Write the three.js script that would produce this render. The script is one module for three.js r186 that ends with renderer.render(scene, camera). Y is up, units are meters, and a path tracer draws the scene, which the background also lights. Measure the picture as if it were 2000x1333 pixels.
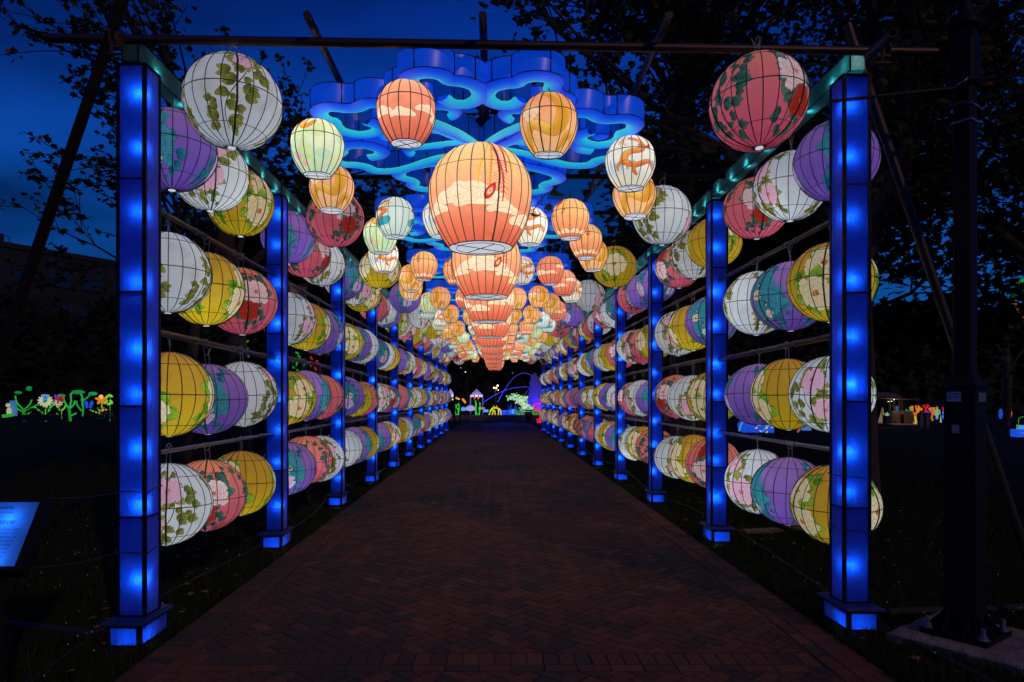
import * as THREE from 'three';
import { mergeGeometries } from 'three/addons/utils/BufferGeometryUtils.js';
import { ImprovedNoise } from 'three/addons/math/ImprovedNoise.js';

// ---------------------------------------------------------------- camera, sky, street-lamp light, exposure
const scene = new THREE.Scene();
const FW = 2000, FH = 1333, FOC = 1350, PX = 965, PY = 778, EYE = 1.63;
const camera = new THREE.PerspectiveCamera(2 * Math.atan(FH / 2 / FOC) * 180 / Math.PI, FW / FH, 0.05, 900);
camera.position.set(0, EYE, 0);
camera.lookAt(0, EYE, -10);
camera.setViewOffset(FW, FH, FW / 2 - PX, FH / 2 - PY, FW, FH);     // a shift lens: upright columns, low horizon

const noise = new ImprovedNoise();
const fbm = (x, y, z, n = 4) => { let s = 0, a = 1, t = 0; for (let i = 0; i < n; i++) { s += a * noise.noise(x, y, z); t += a; a *= 0.5; x *= 2.03; y *= 2.03; z *= 2.03; } return s / t; };
{
  const w = 1024, h = 512, d = new Float32Array(w * h * 4), mix = THREE.MathUtils.lerp;
  for (let r = 0; r < h; r++) for (let c = 0; c < w; c++) {
    const up = ((r + 0.5) / h - 0.5) * Math.PI, a = ((c + 0.5) / w - 0.5) * 2 * Math.PI;
    const e = Math.max(0, Math.sin(up)), k = Math.pow(1 - e, 3.2);
    const x = Math.cos(a) * Math.cos(up), z = Math.sin(a) * Math.cos(up);
    const q = 1 / (e + 0.28), wx = x * q, wz = z * q, cl = fbm(wx * 1.1 + 0.6 * fbm(wx * 2, 7.7, wz * 2, 3), 3.1, wz * 2.6, 5), v = 1.12 * Math.max(0.4, 1 + 1.35 * cl);
    const o = (r * w + c) * 4;
    d[o] = mix(0.0006, 0.0045, k) * v; d[o + 1] = mix(0.0098, 0.092, k) * v; d[o + 2] = mix(0.160, 0.33, k) * v; d[o + 3] = 1;
  }
  const sky = new THREE.DataTexture(d, w, h, THREE.RGBAFormat, THREE.FloatType);
  sky.mapping = THREE.EquirectangularReflectionMapping; sky.magFilter = THREE.LinearFilter; sky.minFilter = THREE.LinearFilter; sky.needsUpdate = true;
  scene.background = sky; scene.environment = sky;
}
const sun = new THREE.DirectionalLight(new THREE.Color(1.0, 0.58, 0.28), 0.5);   // warm stand-in for an unseen street lamp behind on the right
sun.name = 'sun'; sun.position.set(14, 13, 17); sun.target.position.set(0, 0, -6); sun.castShadow = true; sun.shadow.radius = 2;
sun.shadow.mapSize.set(2048, 2048); Object.assign(sun.shadow.camera, { left: -40, right: 40, top: 40, bottom: -40, near: 1, far: 120 });
scene.add(sun, sun.target);
const renderer = new THREE.WebGLRenderer({ antialias: true });
renderer.setSize(1024, 682); renderer.shadowMap.enabled = true;
renderer.toneMapping = THREE.LinearToneMapping; renderer.toneMappingExposure = 1.0;

// ---------------------------------------------------------------- helpers
function rng(s) { return () => { s = (s + 0x6d2b79f5) | 0; let t = Math.imul(s ^ (s >>> 15), 1 | s); t = (t + Math.imul(t ^ (t >>> 7), 61 | t)) ^ t; return ((t ^ (t >>> 14)) >>> 0) / 4294967296; }; }
const R0 = rng(7), rr = (a, b, r = R0) => a + (b - a) * r(), pick = (a, r = R0) => a[Math.floor(r() * a.length)];
const V = (x, y, z) => new THREE.Vector3(x, y, z);
const at = (px, py, z) => V((px - PX) * z / FOC, EYE + (PY - py) * z / FOC, -z);      // a pixel measured in the photograph at a depth
const onGround = (px, z) => V((px - PX) * z / FOC, 0, -z);
const ORD = ['first', 'second', 'third', 'fourth', 'fifth', 'sixth', 'seventh', 'eighth', 'ninth', 'tenth', 'eleventh'];
const used = {};
const numbered = (n) => { const k = used[n] = (used[n] ?? -1) + 1; return k ? n + '_' + String(k).padStart(3, '0') : n; };
function tag(o, label, category, group, kind) { if (label) o.userData.label = label; if (category) o.userData.category = category; if (group) o.userData.group = group; if (kind) o.userData.kind = kind; return o; }
function thing(name, label, category, pos = [0, 0, 0], turn = 0, group) {
  const g = new THREE.Group(); g.name = numbered(name); g.position.set(...(pos.isVector3 ? pos.toArray() : pos)); g.rotation.y = turn;
  scene.add(g); return tag(g, label, category, group);
}
function flat(g) {
  let o = g.index ? g.toNonIndexed() : g;
  for (const k of Object.keys(o.attributes)) if (!['position', 'normal', 'uv'].includes(k)) o.deleteAttribute(k);
  if (!o.attributes.uv) o.setAttribute('uv', new THREE.BufferAttribute(new Float32Array(o.attributes.position.count * 2), 2));
  if (!o.attributes.normal) o.computeVertexNormals();
  o.morphAttributes = {}; return o;
}
const merge = (l) => (Array.isArray(l) ? (l.length === 1 ? flat(l[0]) : mergeGeometries(l.map(flat), false)) : l);
function obj(name, geo, m, parent = scene) {
  const o = new THREE.Mesh(merge(geo), m); o.name = parent === scene ? numbered(name) : name;
  o.castShadow = o.receiveShadow = true; parent.add(o); return o;
}
const struct = (name, geo, m, parent) => tag(obj(name, geo, m, parent), null, null, null, 'structure');
const box = (w, h, d, x = 0, y = 0, z = 0) => new THREE.BoxGeometry(w, h, d).translate(x, y, z);
const facet = (g) => { const o = g.index ? g.toNonIndexed() : g; o.computeVertexNormals(); return o; };
function sheet(w, h, x, y, z, f) { const g = new THREE.PlaneGeometry(w, h); if (f === 'x') g.rotateY(Math.PI / 2); if (f === '-x') g.rotateY(-Math.PI / 2); if (f === '-z') g.rotateY(Math.PI); if (f === 'y') g.rotateX(-Math.PI / 2); if (f === '-y') g.rotateX(Math.PI / 2); return g.translate(x, y, z); }
function rod(a, b, r0, r1 = r0, seg = 8) {
  const d = b.clone().sub(a), g = new THREE.CylinderGeometry(r1, r0, d.length(), seg, 1);
  g.applyQuaternion(new THREE.Quaternion().setFromUnitVectors(V(0, 1, 0), d.clone().normalize()));
  return g.translate((a.x + b.x) / 2, (a.y + b.y) / 2, (a.z + b.z) / 2);
}
const tube = (pts, r, n = 24, seg = 5, closed = false) => new THREE.TubeGeometry(new THREE.CatmullRomCurve3(pts, closed), n, r, seg, closed);
const ball = (x, y, z, r, sx = 1, sy = 1, sz = 1, n = 10) => new THREE.SphereGeometry(r, n, Math.max(6, n - 2)).scale(sx, sy, sz).translate(x, y, z);
function lamp(parent, color, intensity, x, y, z, soft = 1) {
  const l = new THREE.PointLight(color, intensity); l.name = 'bulb_light'; l.position.set(x, y, z); l.shadow.radius = soft; l.castShadow = true; parent.add(l); return l;
}
const std = (rgb, rough = 0.8, extra = {}) => new THREE.MeshStandardMaterial({ color: new THREE.Color().setRGB(...rgb), roughness: rough, ...extra });
const matt = (rgb, rough = 0.9, extra = {}) => new THREE.MeshPhysicalMaterial({ color: new THREE.Color().setRGB(...rgb), roughness: rough, specularIntensity: 0.15, ...extra });
const glow = (rgb, k = 1, base = 0.3) => new THREE.MeshStandardMaterial({ color: new THREE.Color().setRGB(rgb[0] * base, rgb[1] * base, rgb[2] * base), roughness: 0.6, emissive: new THREE.Color().setRGB(...rgb), emissiveIntensity: k });
function canvasTex(w, h, draw) {
  const c = document.createElement('canvas'); c.width = w; c.height = h; draw(c.getContext('2d'), w, h);
  const t = new THREE.CanvasTexture(c); t.colorSpace = THREE.SRGBColorSpace; t.wrapS = t.wrapT = THREE.RepeatWrapping; t.magFilter = THREE.LinearFilter; return t;
}
function noiseTex(w, h, f, srgb = false) {
  const d = new Uint8Array(w * h * 4);
  for (let y = 0; y < h; y++) for (let x = 0; x < w; x++) { const c = f(x / w, y / h, x, y), o = (y * w + x) * 4; for (let i = 0; i < 3; i++) d[o + i] = Math.max(0, Math.min(255, 255 * (Array.isArray(c) ? c[i] : c))); d[o + 3] = 255; }
  const t = new THREE.DataTexture(d, w, h); t.wrapS = t.wrapT = THREE.RepeatWrapping; t.magFilter = THREE.LinearFilter; t.minFilter = THREE.LinearFilter; if (srgb) t.colorSpace = THREE.SRGBColorSpace; t.needsUpdate = true; return t;
}
// periodic noise for tiling textures
const tileN = (u, v, f, s, n = 4) => { const a = u * 2 * Math.PI, b = v * 2 * Math.PI, q = f / (2 * Math.PI); return fbm(Math.cos(a) * q + s, Math.sin(a) * q + Math.cos(b) * q * 0.7, Math.sin(b) * q + s * 1.7, n); };

const T = {};
T.grain = noiseTex(256, 256, (u, v) => { const n = 0.72 + 0.5 * tileN(u, v, 14, 3.1) + 0.25 * tileN(u, v, 60, 9.2, 2); return n; });
T.bump = noiseTex(256, 256, (u, v) => 0.5 + 0.5 * tileN(u, v, 30, 5.5, 3));
T.rust = noiseTex(256, 256, (u, v) => { const n = tileN(u, v, 9, 2.2), k = tileN(u, v, 40, 8.8, 2); return [0.62 + 0.5 * n + 0.25 * k, 0.55 + 0.42 * n + 0.2 * k, 0.5 + 0.35 * n + 0.2 * k]; });
T.bark = noiseTex(256, 256, (u, v) => 0.55 + 0.6 * tileN(u, v * 0.25, 26, 6.1, 4));
T.cloth = noiseTex(256, 256, (u, v) => 0.5 + 0.45 * tileN(u * 3, v, 7, 2.9, 3) + 0.2 * tileN(u, v, 40, 6.3, 2));
T.stain = noiseTex(256, 256, (u, v) => { const n = 0.93 + 0.16 * tileN(u, v * 0.5, 9, 4.4, 4) + 0.10 * tileN(u * 2, v * 0.2, 30, 1.9, 2); return [n, n, n * 1.01]; });
T.lawn = noiseTex(512, 512, (u, v) => { const n = tileN(u, v, 10, 1.3), k = tileN(u, v, 70, 4.9, 2); return [0.5 + 0.5 * n + 0.4 * k, 0.58 + 0.42 * n + 0.45 * k, 0.42 + 0.3 * n + 0.3 * k]; });
T.concrete = noiseTex(256, 256, (u, v) => 0.7 + 0.35 * tileN(u, v, 8, 7.7) + 0.35 * tileN(u, v, 80, 3.3, 2));

const M = {};
M.wire = std([0.012, 0.011, 0.012], 0.6);
M.steel = std([0.065, 0.047, 0.036], 0.45, { metalness: 0.55, map: T.rust, bumpMap: T.bump, bumpScale: 0.002 });
M.zinc = std([0.30, 0.33, 0.38], 0.4, { metalness: 0.7, map: T.grain });
M.clamp = std([0.09, 0.04, 0.02], 0.7, { metalness: 0.3, map: T.rust });
M.trim = matt([0.004, 0.007, 0.03], 0.5);
M.shadedSteel = matt([0.012, 0.010, 0.009], 0.6, { map: T.rust });  // steel colour darkened for poles the warm lamp leaves in shade
M.blackmetal = matt([0.010, 0.009, 0.009], 0.55, { bumpMap: T.bump, bumpScale: 0.001 });
M.concrete = std([0.27, 0.21, 0.15], 0.95, { map: T.concrete, bumpMap: T.concrete, bumpScale: 0.006 });
M.bark = std([0.055, 0.042, 0.032], 0.95, { map: T.bark, bumpMap: T.bark, bumpScale: 0.03 });
M.dark = std([0.01, 0.011, 0.012], 0.8);

// ---------------------------------------------------------------- ground, path
const BAY = 2.9, NCOL = 11;
const colL = (i) => ({ x: -2.365 + 0.0035 * i, z: 4.60 + BAY * i });      // centre of the i-th column, z as depth
const colR = (i) => ({ x: 2.525 - 0.010 * i, z: 4.90 + BAY * i });
const PATH_L = -2.20, PATH_R = 2.33, PATH_N = 1.6, PATH_F = 46;
{
  struct('ground', new THREE.PlaneGeometry(900, 900).rotateX(-Math.PI / 2).translate(0, -0.09, -100), matt([0.008, 0.010, 0.004], 1));
  const lawnM = matt([0.012, 0.015, 0.005], 1, { map: T.lawn.clone(), bumpMap: T.lawn, bumpScale: 0.03 });
  function lawn(x0, x1, z0, z1, nx, nz) {
    const g = new THREE.PlaneGeometry(x1 - x0, z1 - z0, nx, nz).rotateX(-Math.PI / 2).translate((x0 + x1) / 2, 0, -(z0 + z1) / 2), p = g.attributes.position, uv = g.attributes.uv;
    for (let i = 0; i < p.count; i++) { const x = p.getX(i), z = p.getZ(i); const far = Math.min(1, Math.max(0, (Math.abs(x) - 2.6) / 1.5)); p.setY(i, -0.012 + 0.05 * far * fbm(x * 0.5, 1.2, z * 0.5, 3)); uv.setXY(i, x / 2.2, z / 2.2); }
    g.computeVertexNormals(); return g;
  }
  struct('lawn', lawn(-120, PATH_L - 0.002, -8, 47.6, 160, 90), lawnM);
  struct('lawn', lawn(PATH_R + 0.002, 120, -8, 47.6, 160, 90), lawnM);
  struct('plaza', new THREE.PlaneGeometry(260, 90).rotateX(-Math.PI / 2).translate(0, -0.02, -92.6), matt([0.02, 0.018, 0.017], 0.9, { map: T.concrete }));

  // brick path: soldier and stretcher borders, cross bands, 45 degree herringbone between them
  const bed = struct('path', new THREE.PlaneGeometry(PATH_R - PATH_L, PATH_F + 8).rotateX(-Math.PI / 2).translate((PATH_L + PATH_R) / 2, -0.016, -(PATH_F - 8) / 2), std([0.03, 0.026, 0.022], 1, { map: T.concrete }));
  const L = 0.2, B = 0.1, J = 0.005, D = 0.06;
  const tones = [[0.150, 0.062, 0.034], [0.128, 0.054, 0.030], [0.175, 0.076, 0.040], [0.082, 0.052, 0.036], [0.064, 0.048, 0.036], [0.108, 0.056, 0.034]];
  const brickMats = tones.map((t) => matt(t, 0.78, { map: T.grain, bumpMap: T.bump, bumpScale: 0.004 }));
  function prism(poly) {                                  // poly: [x, z] counter-clockwise seen from above; chamfered top
    const c = poly.reduce((s, p) => [s[0] + p[0] / poly.length, s[1] + p[1] / poly.length], [0, 0]), pos = [], uv = [], ch = 0.005;
    const top = poly.map(([x, z]) => { const dx = c[0] - x, dz = c[1] - z, l = Math.hypot(dx, dz) || 1; return [x + dx / l * ch * 1.3, z + dz / l * ch * 1.3]; });
    const tri = (...v) => { for (const [x, y, z] of v) { pos.push(x, y, z); uv.push(x * 3.3 + y, z * 3.3 - y); } };
    for (let i = 0; i < poly.length; i++) {
      const j = (i + 1) % poly.length, a = poly[i], b = poly[j], ta = top[i], tb = top[j];
      tri([c[0], 0, c[1]], [ta[0], 0, ta[1]], [tb[0], 0, tb[1]]);
      tri([ta[0], 0, ta[1]], [a[0], -ch, a[1]], [b[0], -ch, b[1]]); tri([ta[0], 0, ta[1]], [b[0], -ch, b[1]], [tb[0], 0, tb[1]]);
      tri([a[0], -ch, a[1]], [a[0], -D, a[1]], [b[0], -D, b[1]]); tri([a[0], -ch, a[1]], [b[0], -D, b[1]], [b[0], -ch, b[1]]);
    }
    const g = new THREE.BufferGeometry(); g.setAttribute('position', new THREE.Float32BufferAttribute(pos, 3)); g.setAttribute('uv', new THREE.Float32BufferAttribute(uv, 2)); g.computeVertexNormals(); return g;
  }
  const rect = (l, b) => [[-l / 2, -b / 2], [-l / 2, b / 2], [l / 2, b / 2], [l / 2, -b / 2]];
  const whole = [prism(rect(L - J, B - J)), prism(rect(L - J, B - J).map(([x, z], i) => [x + (i % 2 ? 0.002 : -0.001), z + (i > 1 ? 0.001 : -0.002)])), prism(rect(L - J * 1.3, B - J * 0.8))];
  const bricks = [], cut = [];
  const tone = (x, z) => {                                 // the path's own mix of red and charcoal bricks, laid in drifts
    const n = fbm(x * 0.55 + 3, 0.4, z * 0.42, 3) + rr(-0.28, 0.28);
    return n > 0.12 ? (R0() < 0.5 ? 3 : 4) : n > 0.02 ? (R0() < 0.5 ? 5 : 1) : pick([0, 0, 1, 2, 1]);
  };
  const put = (x, z, turn) => bricks.push({ x, z, turn, t: tone(x, z), y: rr(-0.0022, 0.0012) });
  const bands = [];
  for (const zb of [4.28, 10.75, 17.2, 23.7, 30.2, 36.7, 43.2]) bands.push([zb - 0.16, zb + 0.16]);
  const inL = PATH_L + 0.305, inR = PATH_R - 0.305;
  for (let z = PATH_N; z < PATH_F; z += B) { put(PATH_L + 0.1, z, 0); put(PATH_R - 0.1, z + 0.03, 0); }
  for (let z = PATH_N; z < PATH_F; z += L) { put(PATH_L + 0.252, z, Math.PI / 2); put(PATH_R - 0.252, z + 0.07, Math.PI / 2); }
  for (const [a, b] of bands) {
    for (let x = inL + 0.1; x < inR - 0.05; x += L) put(x, a + 0.05, 0);
    for (let x = inL + 0.05; x < inR - 0.02; x += B) put(x, a + 0.2, Math.PI / 2);
  }
  const zones = []; let z0 = PATH_N;
  for (const [a, b] of bands) { zones.push([z0, a]); z0 = b - 0.02; } zones.push([z0, PATH_F]);
  const clip = (poly, f) => { const out = []; for (let i = 0; i < poly.length; i++) { const p = poly[i], q = poly[(i + 1) % poly.length], a = f(p), b = f(q); if (a >= 0) out.push(p); if ((a >= 0) !== (b >= 0)) { const t = a / (a - b); out.push([p[0] + (q[0] - p[0]) * t, p[1] + (q[1] - p[1]) * t]); } } return out; };
  const S = Math.SQRT1_2;
  for (const [za, zb] of zones) {
    const zc = (za + zb) / 2, ext = Math.hypot(zb - za, 5) / B / 1.6 + 4 | 0;
    for (let i = -ext; i <= ext; i++) for (let j = -ext; j <= ext; j++) {
      const k = (((i - j) % 4) + 4) % 4; if (k !== 0 && k !== 2) continue;
      const gx = k === 0 ? i + 1 : i + 0.5, gy = k === 0 ? j + 0.5 : j;
      const x = (gx * S - gy * S) * B, z = zc + (gx * S + gy * S) * B;
      if (x < inL - 0.12 || x > inR + 0.12 || z < za - 0.12 || z > zb + 0.12) continue;
      const turn = k === 0 ? -Math.PI / 4 : Math.PI / 4, c = Math.cos(turn), s = Math.sin(turn);
      const corners = rect(L, B).map(([u, v]) => [x + u * c + v * s, -z - u * s + v * c]);   // world x, z
      const inside = corners.every(([u, v]) => u > inL && u < inR && -v > za && -v < zb);
      if (inside) { put(x, z, turn); continue; }
      let p = rect(L - J, B - J).map(([u, v]) => [x + u * c + v * s, -z - u * s + v * c]);
      for (const f of [(q) => q[0] - inL - 0.004, (q) => inR - 0.004 - q[0], (q) => -q[1] - za - 0.004, (q) => zb - 0.004 + q[1]]) if (p.length) p = clip(p, f);
      if (p.length < 3) continue;
      let area = 0; for (let q = 0; q < p.length; q++) { const r = p[(q + 1) % p.length]; area += p[q][0] * r[1] - p[q][1] * r[0]; }
      if (Math.abs(area) / 2 < 0.0004) continue;
      cut.push({ g: prism(p), t: tone(x, z) });
    }
  }
  const inView = (b) => { const px = PX + b.x * FOC / b.z, py = PY + EYE * FOC / b.z; return px > -10 && px < FW + 10 && py < FH + 12; };
  bricks.sort((a, b) => (inView(b) - inView(a)) || a.z - b.z);
  const single = bricks.filter(inView).slice(0, 300), rest = bricks.filter((b) => !single.includes(b));
  single.forEach((b, i) => { const o = obj('brick', whole[i % 3], brickMats[b.t], bed); o.position.set(b.x, b.y, -b.z); o.rotation.y = b.turn; });
  const im = new THREE.InstancedMesh(whole[0], matt([1, 1, 1], 0.78, { map: T.grain, bumpMap: T.bump, bumpScale: 0.004 }), rest.length), d = new THREE.Object3D(), c = new THREE.Color();
  rest.forEach((b, i) => { d.position.set(b.x, b.y, -b.z); d.rotation.set(0, b.turn, 0); d.updateMatrix(); im.setMatrixAt(i, d.matrix); const k = rr(0.85, 1.15), t = tones[b.t]; im.setColorAt(i, c.setRGB(t[0] * k, t[1] * k, t[2] * k)); });
  im.name = 'paving_bricks'; im.userData.kind = 'stuff'; im.castShadow = im.receiveShadow = true; bed.add(im);
  for (let t = 0; t < tones.length; t++) { const l = cut.filter((q) => q.t === t).map((q) => q.g); if (l.length) tag(obj('cut_bricks', l, brickMats[t], bed), null, null, null, 'stuff'); }
}

// ---------------------------------------------------------------- printed fabrics
function petalFlower(c, x, y, r, pal, rand) {
  c.save(); c.translate(x, y); c.rotate(rand() * 6.28);
  const layers = [[1, 10], [0.80, 8], [0.58, 7], [0.36, 5]];
  layers.forEach(([k, n], li) => {
    for (let i = 0; i < n; i++) {
      c.save(); c.rotate((i + (li % 2) * 0.5 + (rand() - 0.5) * 0.5) / n * 6.283);
      const R = r * k * (0.86 + rand() * 0.28), w = r * k * 2.5 / n * (1 + rand() * 0.35) + r * 0.06;
      const g = c.createRadialGradient(0, 0, r * 0.05, 0, 0, R);
      g.addColorStop(0, pal[2]); g.addColorStop(0.45, pal[1]); g.addColorStop(1, pal[0]);
      c.beginPath(); c.moveTo(0, 0);
      c.bezierCurveTo(-w * 0.5, R * 0.25, -w * 1.0, R * 0.7, -w * 0.62, R * 0.93);
      c.quadraticCurveTo(-w * 0.35, R * 1.05, -w * 0.16, R * 0.93); c.quadraticCurveTo(0, R * 1.07, w * 0.2, R * 0.94); c.quadraticCurveTo(w * 0.42, R * 1.04, w * 0.62, R * 0.9);
      c.bezierCurveTo(w * 1.0, R * 0.66, w * 0.5, R * 0.25, 0, 0); c.closePath();
      c.fillStyle = g; c.fill(); c.lineWidth = Math.max(0.8, r * 0.013); c.strokeStyle = pal[3]; c.globalAlpha = 0.5; c.stroke(); c.globalAlpha = 1;
      c.restore();
    }
  });
  for (let i = 0; i < 16; i++) { const a = rand() * 6.28, q = r * 0.17 * Math.sqrt(rand()); c.fillStyle = i % 3 ? pal[4] : pal[3]; c.beginPath(); c.arc(Math.cos(a) * q, Math.sin(a) * q, r * 0.035, 0, 7); c.fill(); }
  c.restore();
}
function leafShape(c, x, y, len, ang, pal, rand) {
  c.save(); c.translate(x, y); c.rotate(ang);
  for (const [a, k] of [[-0.62, 0.72], [0.62, 0.72], [0, 1]]) {
    c.save(); c.rotate(a + (rand() - 0.5) * 0.2); const l = len * k * (0.85 + 0.3 * rand()), w = l * 0.27;
    const g = c.createLinearGradient(0, 0, l, 0); g.addColorStop(0, pal[2]); g.addColorStop(0.55, pal[1]); g.addColorStop(1, pal[0]);
    c.beginPath(); c.moveTo(0, 0); c.bezierCurveTo(l * 0.25, -w * 1.2, l * 0.72, -w * 1.25, l, 0); c.bezierCurveTo(l * 0.72, w * 1.25, l * 0.25, w * 1.2, 0, 0); c.closePath();
    c.fillStyle = g; c.fill(); c.strokeStyle = pal[3]; c.lineWidth = 1.1; c.stroke();
    c.beginPath(); c.moveTo(0, 0); c.lineTo(l * 0.95, 0); for (let i = 1; i < 4; i++) { c.moveTo(l * i * 0.22, 0); c.lineTo(l * (i * 0.22 + 0.17), w * 0.6); c.moveTo(l * i * 0.22, 0); c.lineTo(l * (i * 0.22 + 0.17), -w * 0.6); }
    c.lineWidth = 0.8; c.globalAlpha = 0.6; c.stroke(); c.globalAlpha = 1; c.restore();
  }
  c.restore();
}
function gradeDown(c, w, h, stops) { const g = c.createLinearGradient(0, 0, 0, h); stops.forEach(([k, s]) => g.addColorStop(k, s)); c.fillStyle = g; c.fillRect(0, 0, w, h); }  // colour graded from top to bottom
function wear(c, w, h, rand, a = 0.05) { for (let i = 0; i < 140; i++) { c.fillStyle = `rgba(${rand() < 0.5 ? '60,40,20' : '255,250,235'},${a * rand()})`; c.beginPath(); c.ellipse(rand() * w, rand() * h, 10 + rand() * 60, 6 + rand() * 30, rand() * 3, 0, 7); c.fill(); } }
function bouquet(c, cx, cy, h, w, leafPal, flowers, rand, nLeaf = 24) {
  const branch = (t) => cx + Math.sin(t * 5 + cx) * w * 0.24;
  c.strokeStyle = leafPal[3]; c.lineWidth = 3; c.beginPath(); for (let t = -0.5; t <= 0.5; t += 0.05) c.lineTo(branch(t), cy + t * h); c.stroke();
  nLeaf = Math.round(nLeaf * 1.6); for (let i = 0; i < nLeaf; i++) { const t = i / (nLeaf - 1) - 0.5, side = i % 2 ? 1 : -1, x = branch(t) + side * rand() * w * 0.34; leafShape(c, x, cy + t * h + (rand() - 0.5) * 16, 25 + rand() * 26, (side > 0 ? 0.3 : 2.85) + (rand() - 0.4) * 1.5, leafPal, rand); }
  for (const [fx, fy, r, pal] of flowers) { for (let k = 0; k < 5; k++) leafShape(c, cx + fx, cy + fy, r * 1.35, k * 1.25 + rand(), leafPal, rand); petalFlower(c, cx + fx, cy + fy, r, pal, rand); }
}
const PAL = {
  olive: ['#bcb850', '#959a44', '#5a632e', '#33381a'], teal: ['#5cb8b6', '#2f94a4', '#1a627e', '#0e3a50'], bottle: ['#62a08c', '#3f7b6d', '#29524a', '#162f2b'], grass: ['#b9d64a', '#6fb42c', '#3c7a18', '#22480e'],
  pinkF: ['#f3c9dc', '#f0b4cf', '#e0789c', '#b03a64', '#e8b23c'], whiteF: ['#fbf0ee', '#f3dcde', '#d890a2', '#a83a50', '#eabd40'], redF: ['#c2402e', '#a42a20', '#6c1512', '#4a0e0c', '#f0d080'], creamF: ['#fbf4d8', '#f5e8bc', '#e4b468', '#b4582a', '#c8481c'], lilacF: ['#eed6ee', '#e2b8e0', '#c072b4', '#84387e', '#f0d890'], aquaF: ['#58b4b8', '#2b8c9c', '#146078', '#0b3448', '#e6e0a0'],
};
const PRINT = {
  white: (c, w, h, r) => { gradeDown(c, w, h, [[0, '#d4dadf'], [0.5, '#e2e7ea'], [1, '#dbe4ec']]); wear(c, w, h, r, 0.05); bouquet(c, w * 0.16, h * 0.5, 370, 210, PAL.olive, [[-30, -96, 50, PAL.pinkF], [34, 50, 78, PAL.pinkF]], r, 34); bouquet(c, w * 0.5, h * 0.5, 330, 170, PAL.olive, [[20, -110, 44, PAL.pinkF]], r, 30); bouquet(c, w * 0.83, h * 0.5, 360, 200, PAL.olive, [[24, -70, 60, PAL.pinkF], [-36, 66, 54, PAL.pinkF]], r, 30); },
  pink: (c, w, h, r) => { gradeDown(c, w, h, [[0, '#e89c6c'], [0.3, '#e88a78'], [0.55, '#e87c8e'], [1, '#e05c82']]); wear(c, w, h, r, 0.05); bouquet(c, w * 0.16, h * 0.5, 350, 180, PAL.bottle, [[8, -84, 66, PAL.redF], [28, 36, 76, PAL.whiteF]], r, 28); bouquet(c, w * 0.58, h * 0.5, 320, 160, PAL.bottle, [], r, 26); bouquet(c, w * 0.83, h * 0.52, 330, 170, PAL.bottle, [[-16, -40, 70, PAL.whiteF], [20, 60, 54, PAL.redF]], r, 24); },
  yellow: (c, w, h, r) => { gradeDown(c, w, h, [[0, '#d0963a'], [0.35, '#d4a838'], [0.65, '#d8b630'], [1, '#dcc81e']]); wear(c, w, h, r, 0.07); bouquet(c, w * 0.16, h * 0.5, 320, 180, PAL.grass, [[-14, -58, 84, PAL.creamF], [24, 72, 80, PAL.creamF]], r, 22); bouquet(c, w * 0.5, h * 0.5, 290, 170, PAL.grass, [[6, 4, 92, PAL.creamF]], r, 22); bouquet(c, w * 0.83, h * 0.5, 320, 170, PAL.grass, [[18, -66, 74, PAL.creamF], [-20, 64, 78, PAL.creamF]], r, 20); },
  purple: (c, w, h, r) => { gradeDown(c, w, h, [[0, '#b486c6'], [0.4, '#a97ccc'], [0.65, '#8f68cc'], [1, '#7450bc']]); wear(c, w, h, r, 0.05); bouquet(c, w * 0.16, h * 0.5, 370, 200, PAL.teal, [[-18, -60, 76, PAL.aquaF], [22, 40, 80, PAL.aquaF], [-30, -6, 30, PAL.creamF], [26, 96, 24, PAL.creamF]], r, 32); bouquet(c, w * 0.5, h * 0.5, 340, 180, PAL.teal, [[-22, -56, 66, PAL.aquaF], [20, 60, 78, PAL.lilacF]], r, 28); bouquet(c, w * 0.83, h * 0.5, 340, 180, PAL.teal, [[0, -20, 84, PAL.aquaF], [24, 78, 52, PAL.lilacF], [34, 4, 26, PAL.creamF]], r, 28); },
};
function cloudPuffs(c, x, y, s, rand, fill = '#faf0d4', line = '#dcb078') {
  const ps = []; for (let i = 0; i < 11; i++) { const t = i / 10 - 0.5; ps.push([x + t * s * 2.3, y - Math.cos(t * 3.0) * s * 0.42 * (0.7 + rand() * 0.6) + s * 0.15, s * (0.20 + 0.2 * Math.cos(t * 2.6)) * (0.8 + rand() * 0.45)]); }
  c.fillStyle = line; for (const [a, b, r] of ps) { c.beginPath(); c.arc(a, b, r + 1.6, 0, 7); c.fill(); }
  c.fillStyle = fill; for (const [a, b, r] of ps) { c.beginPath(); c.arc(a, b, r, 0, 7); c.fill(); }
  c.beginPath(); c.ellipse(x, y + s * 0.16, s * 1.1, s * 0.2, 0.05, 0, 7); c.fill();
  c.strokeStyle = line; c.lineWidth = 1.6; c.globalAlpha = 0.75; for (const [a, b, r] of ps) { c.beginPath(); c.arc(a, b, r * 0.62, 0.4, 4.4); c.stroke(); } c.globalAlpha = 1;
}
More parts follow.
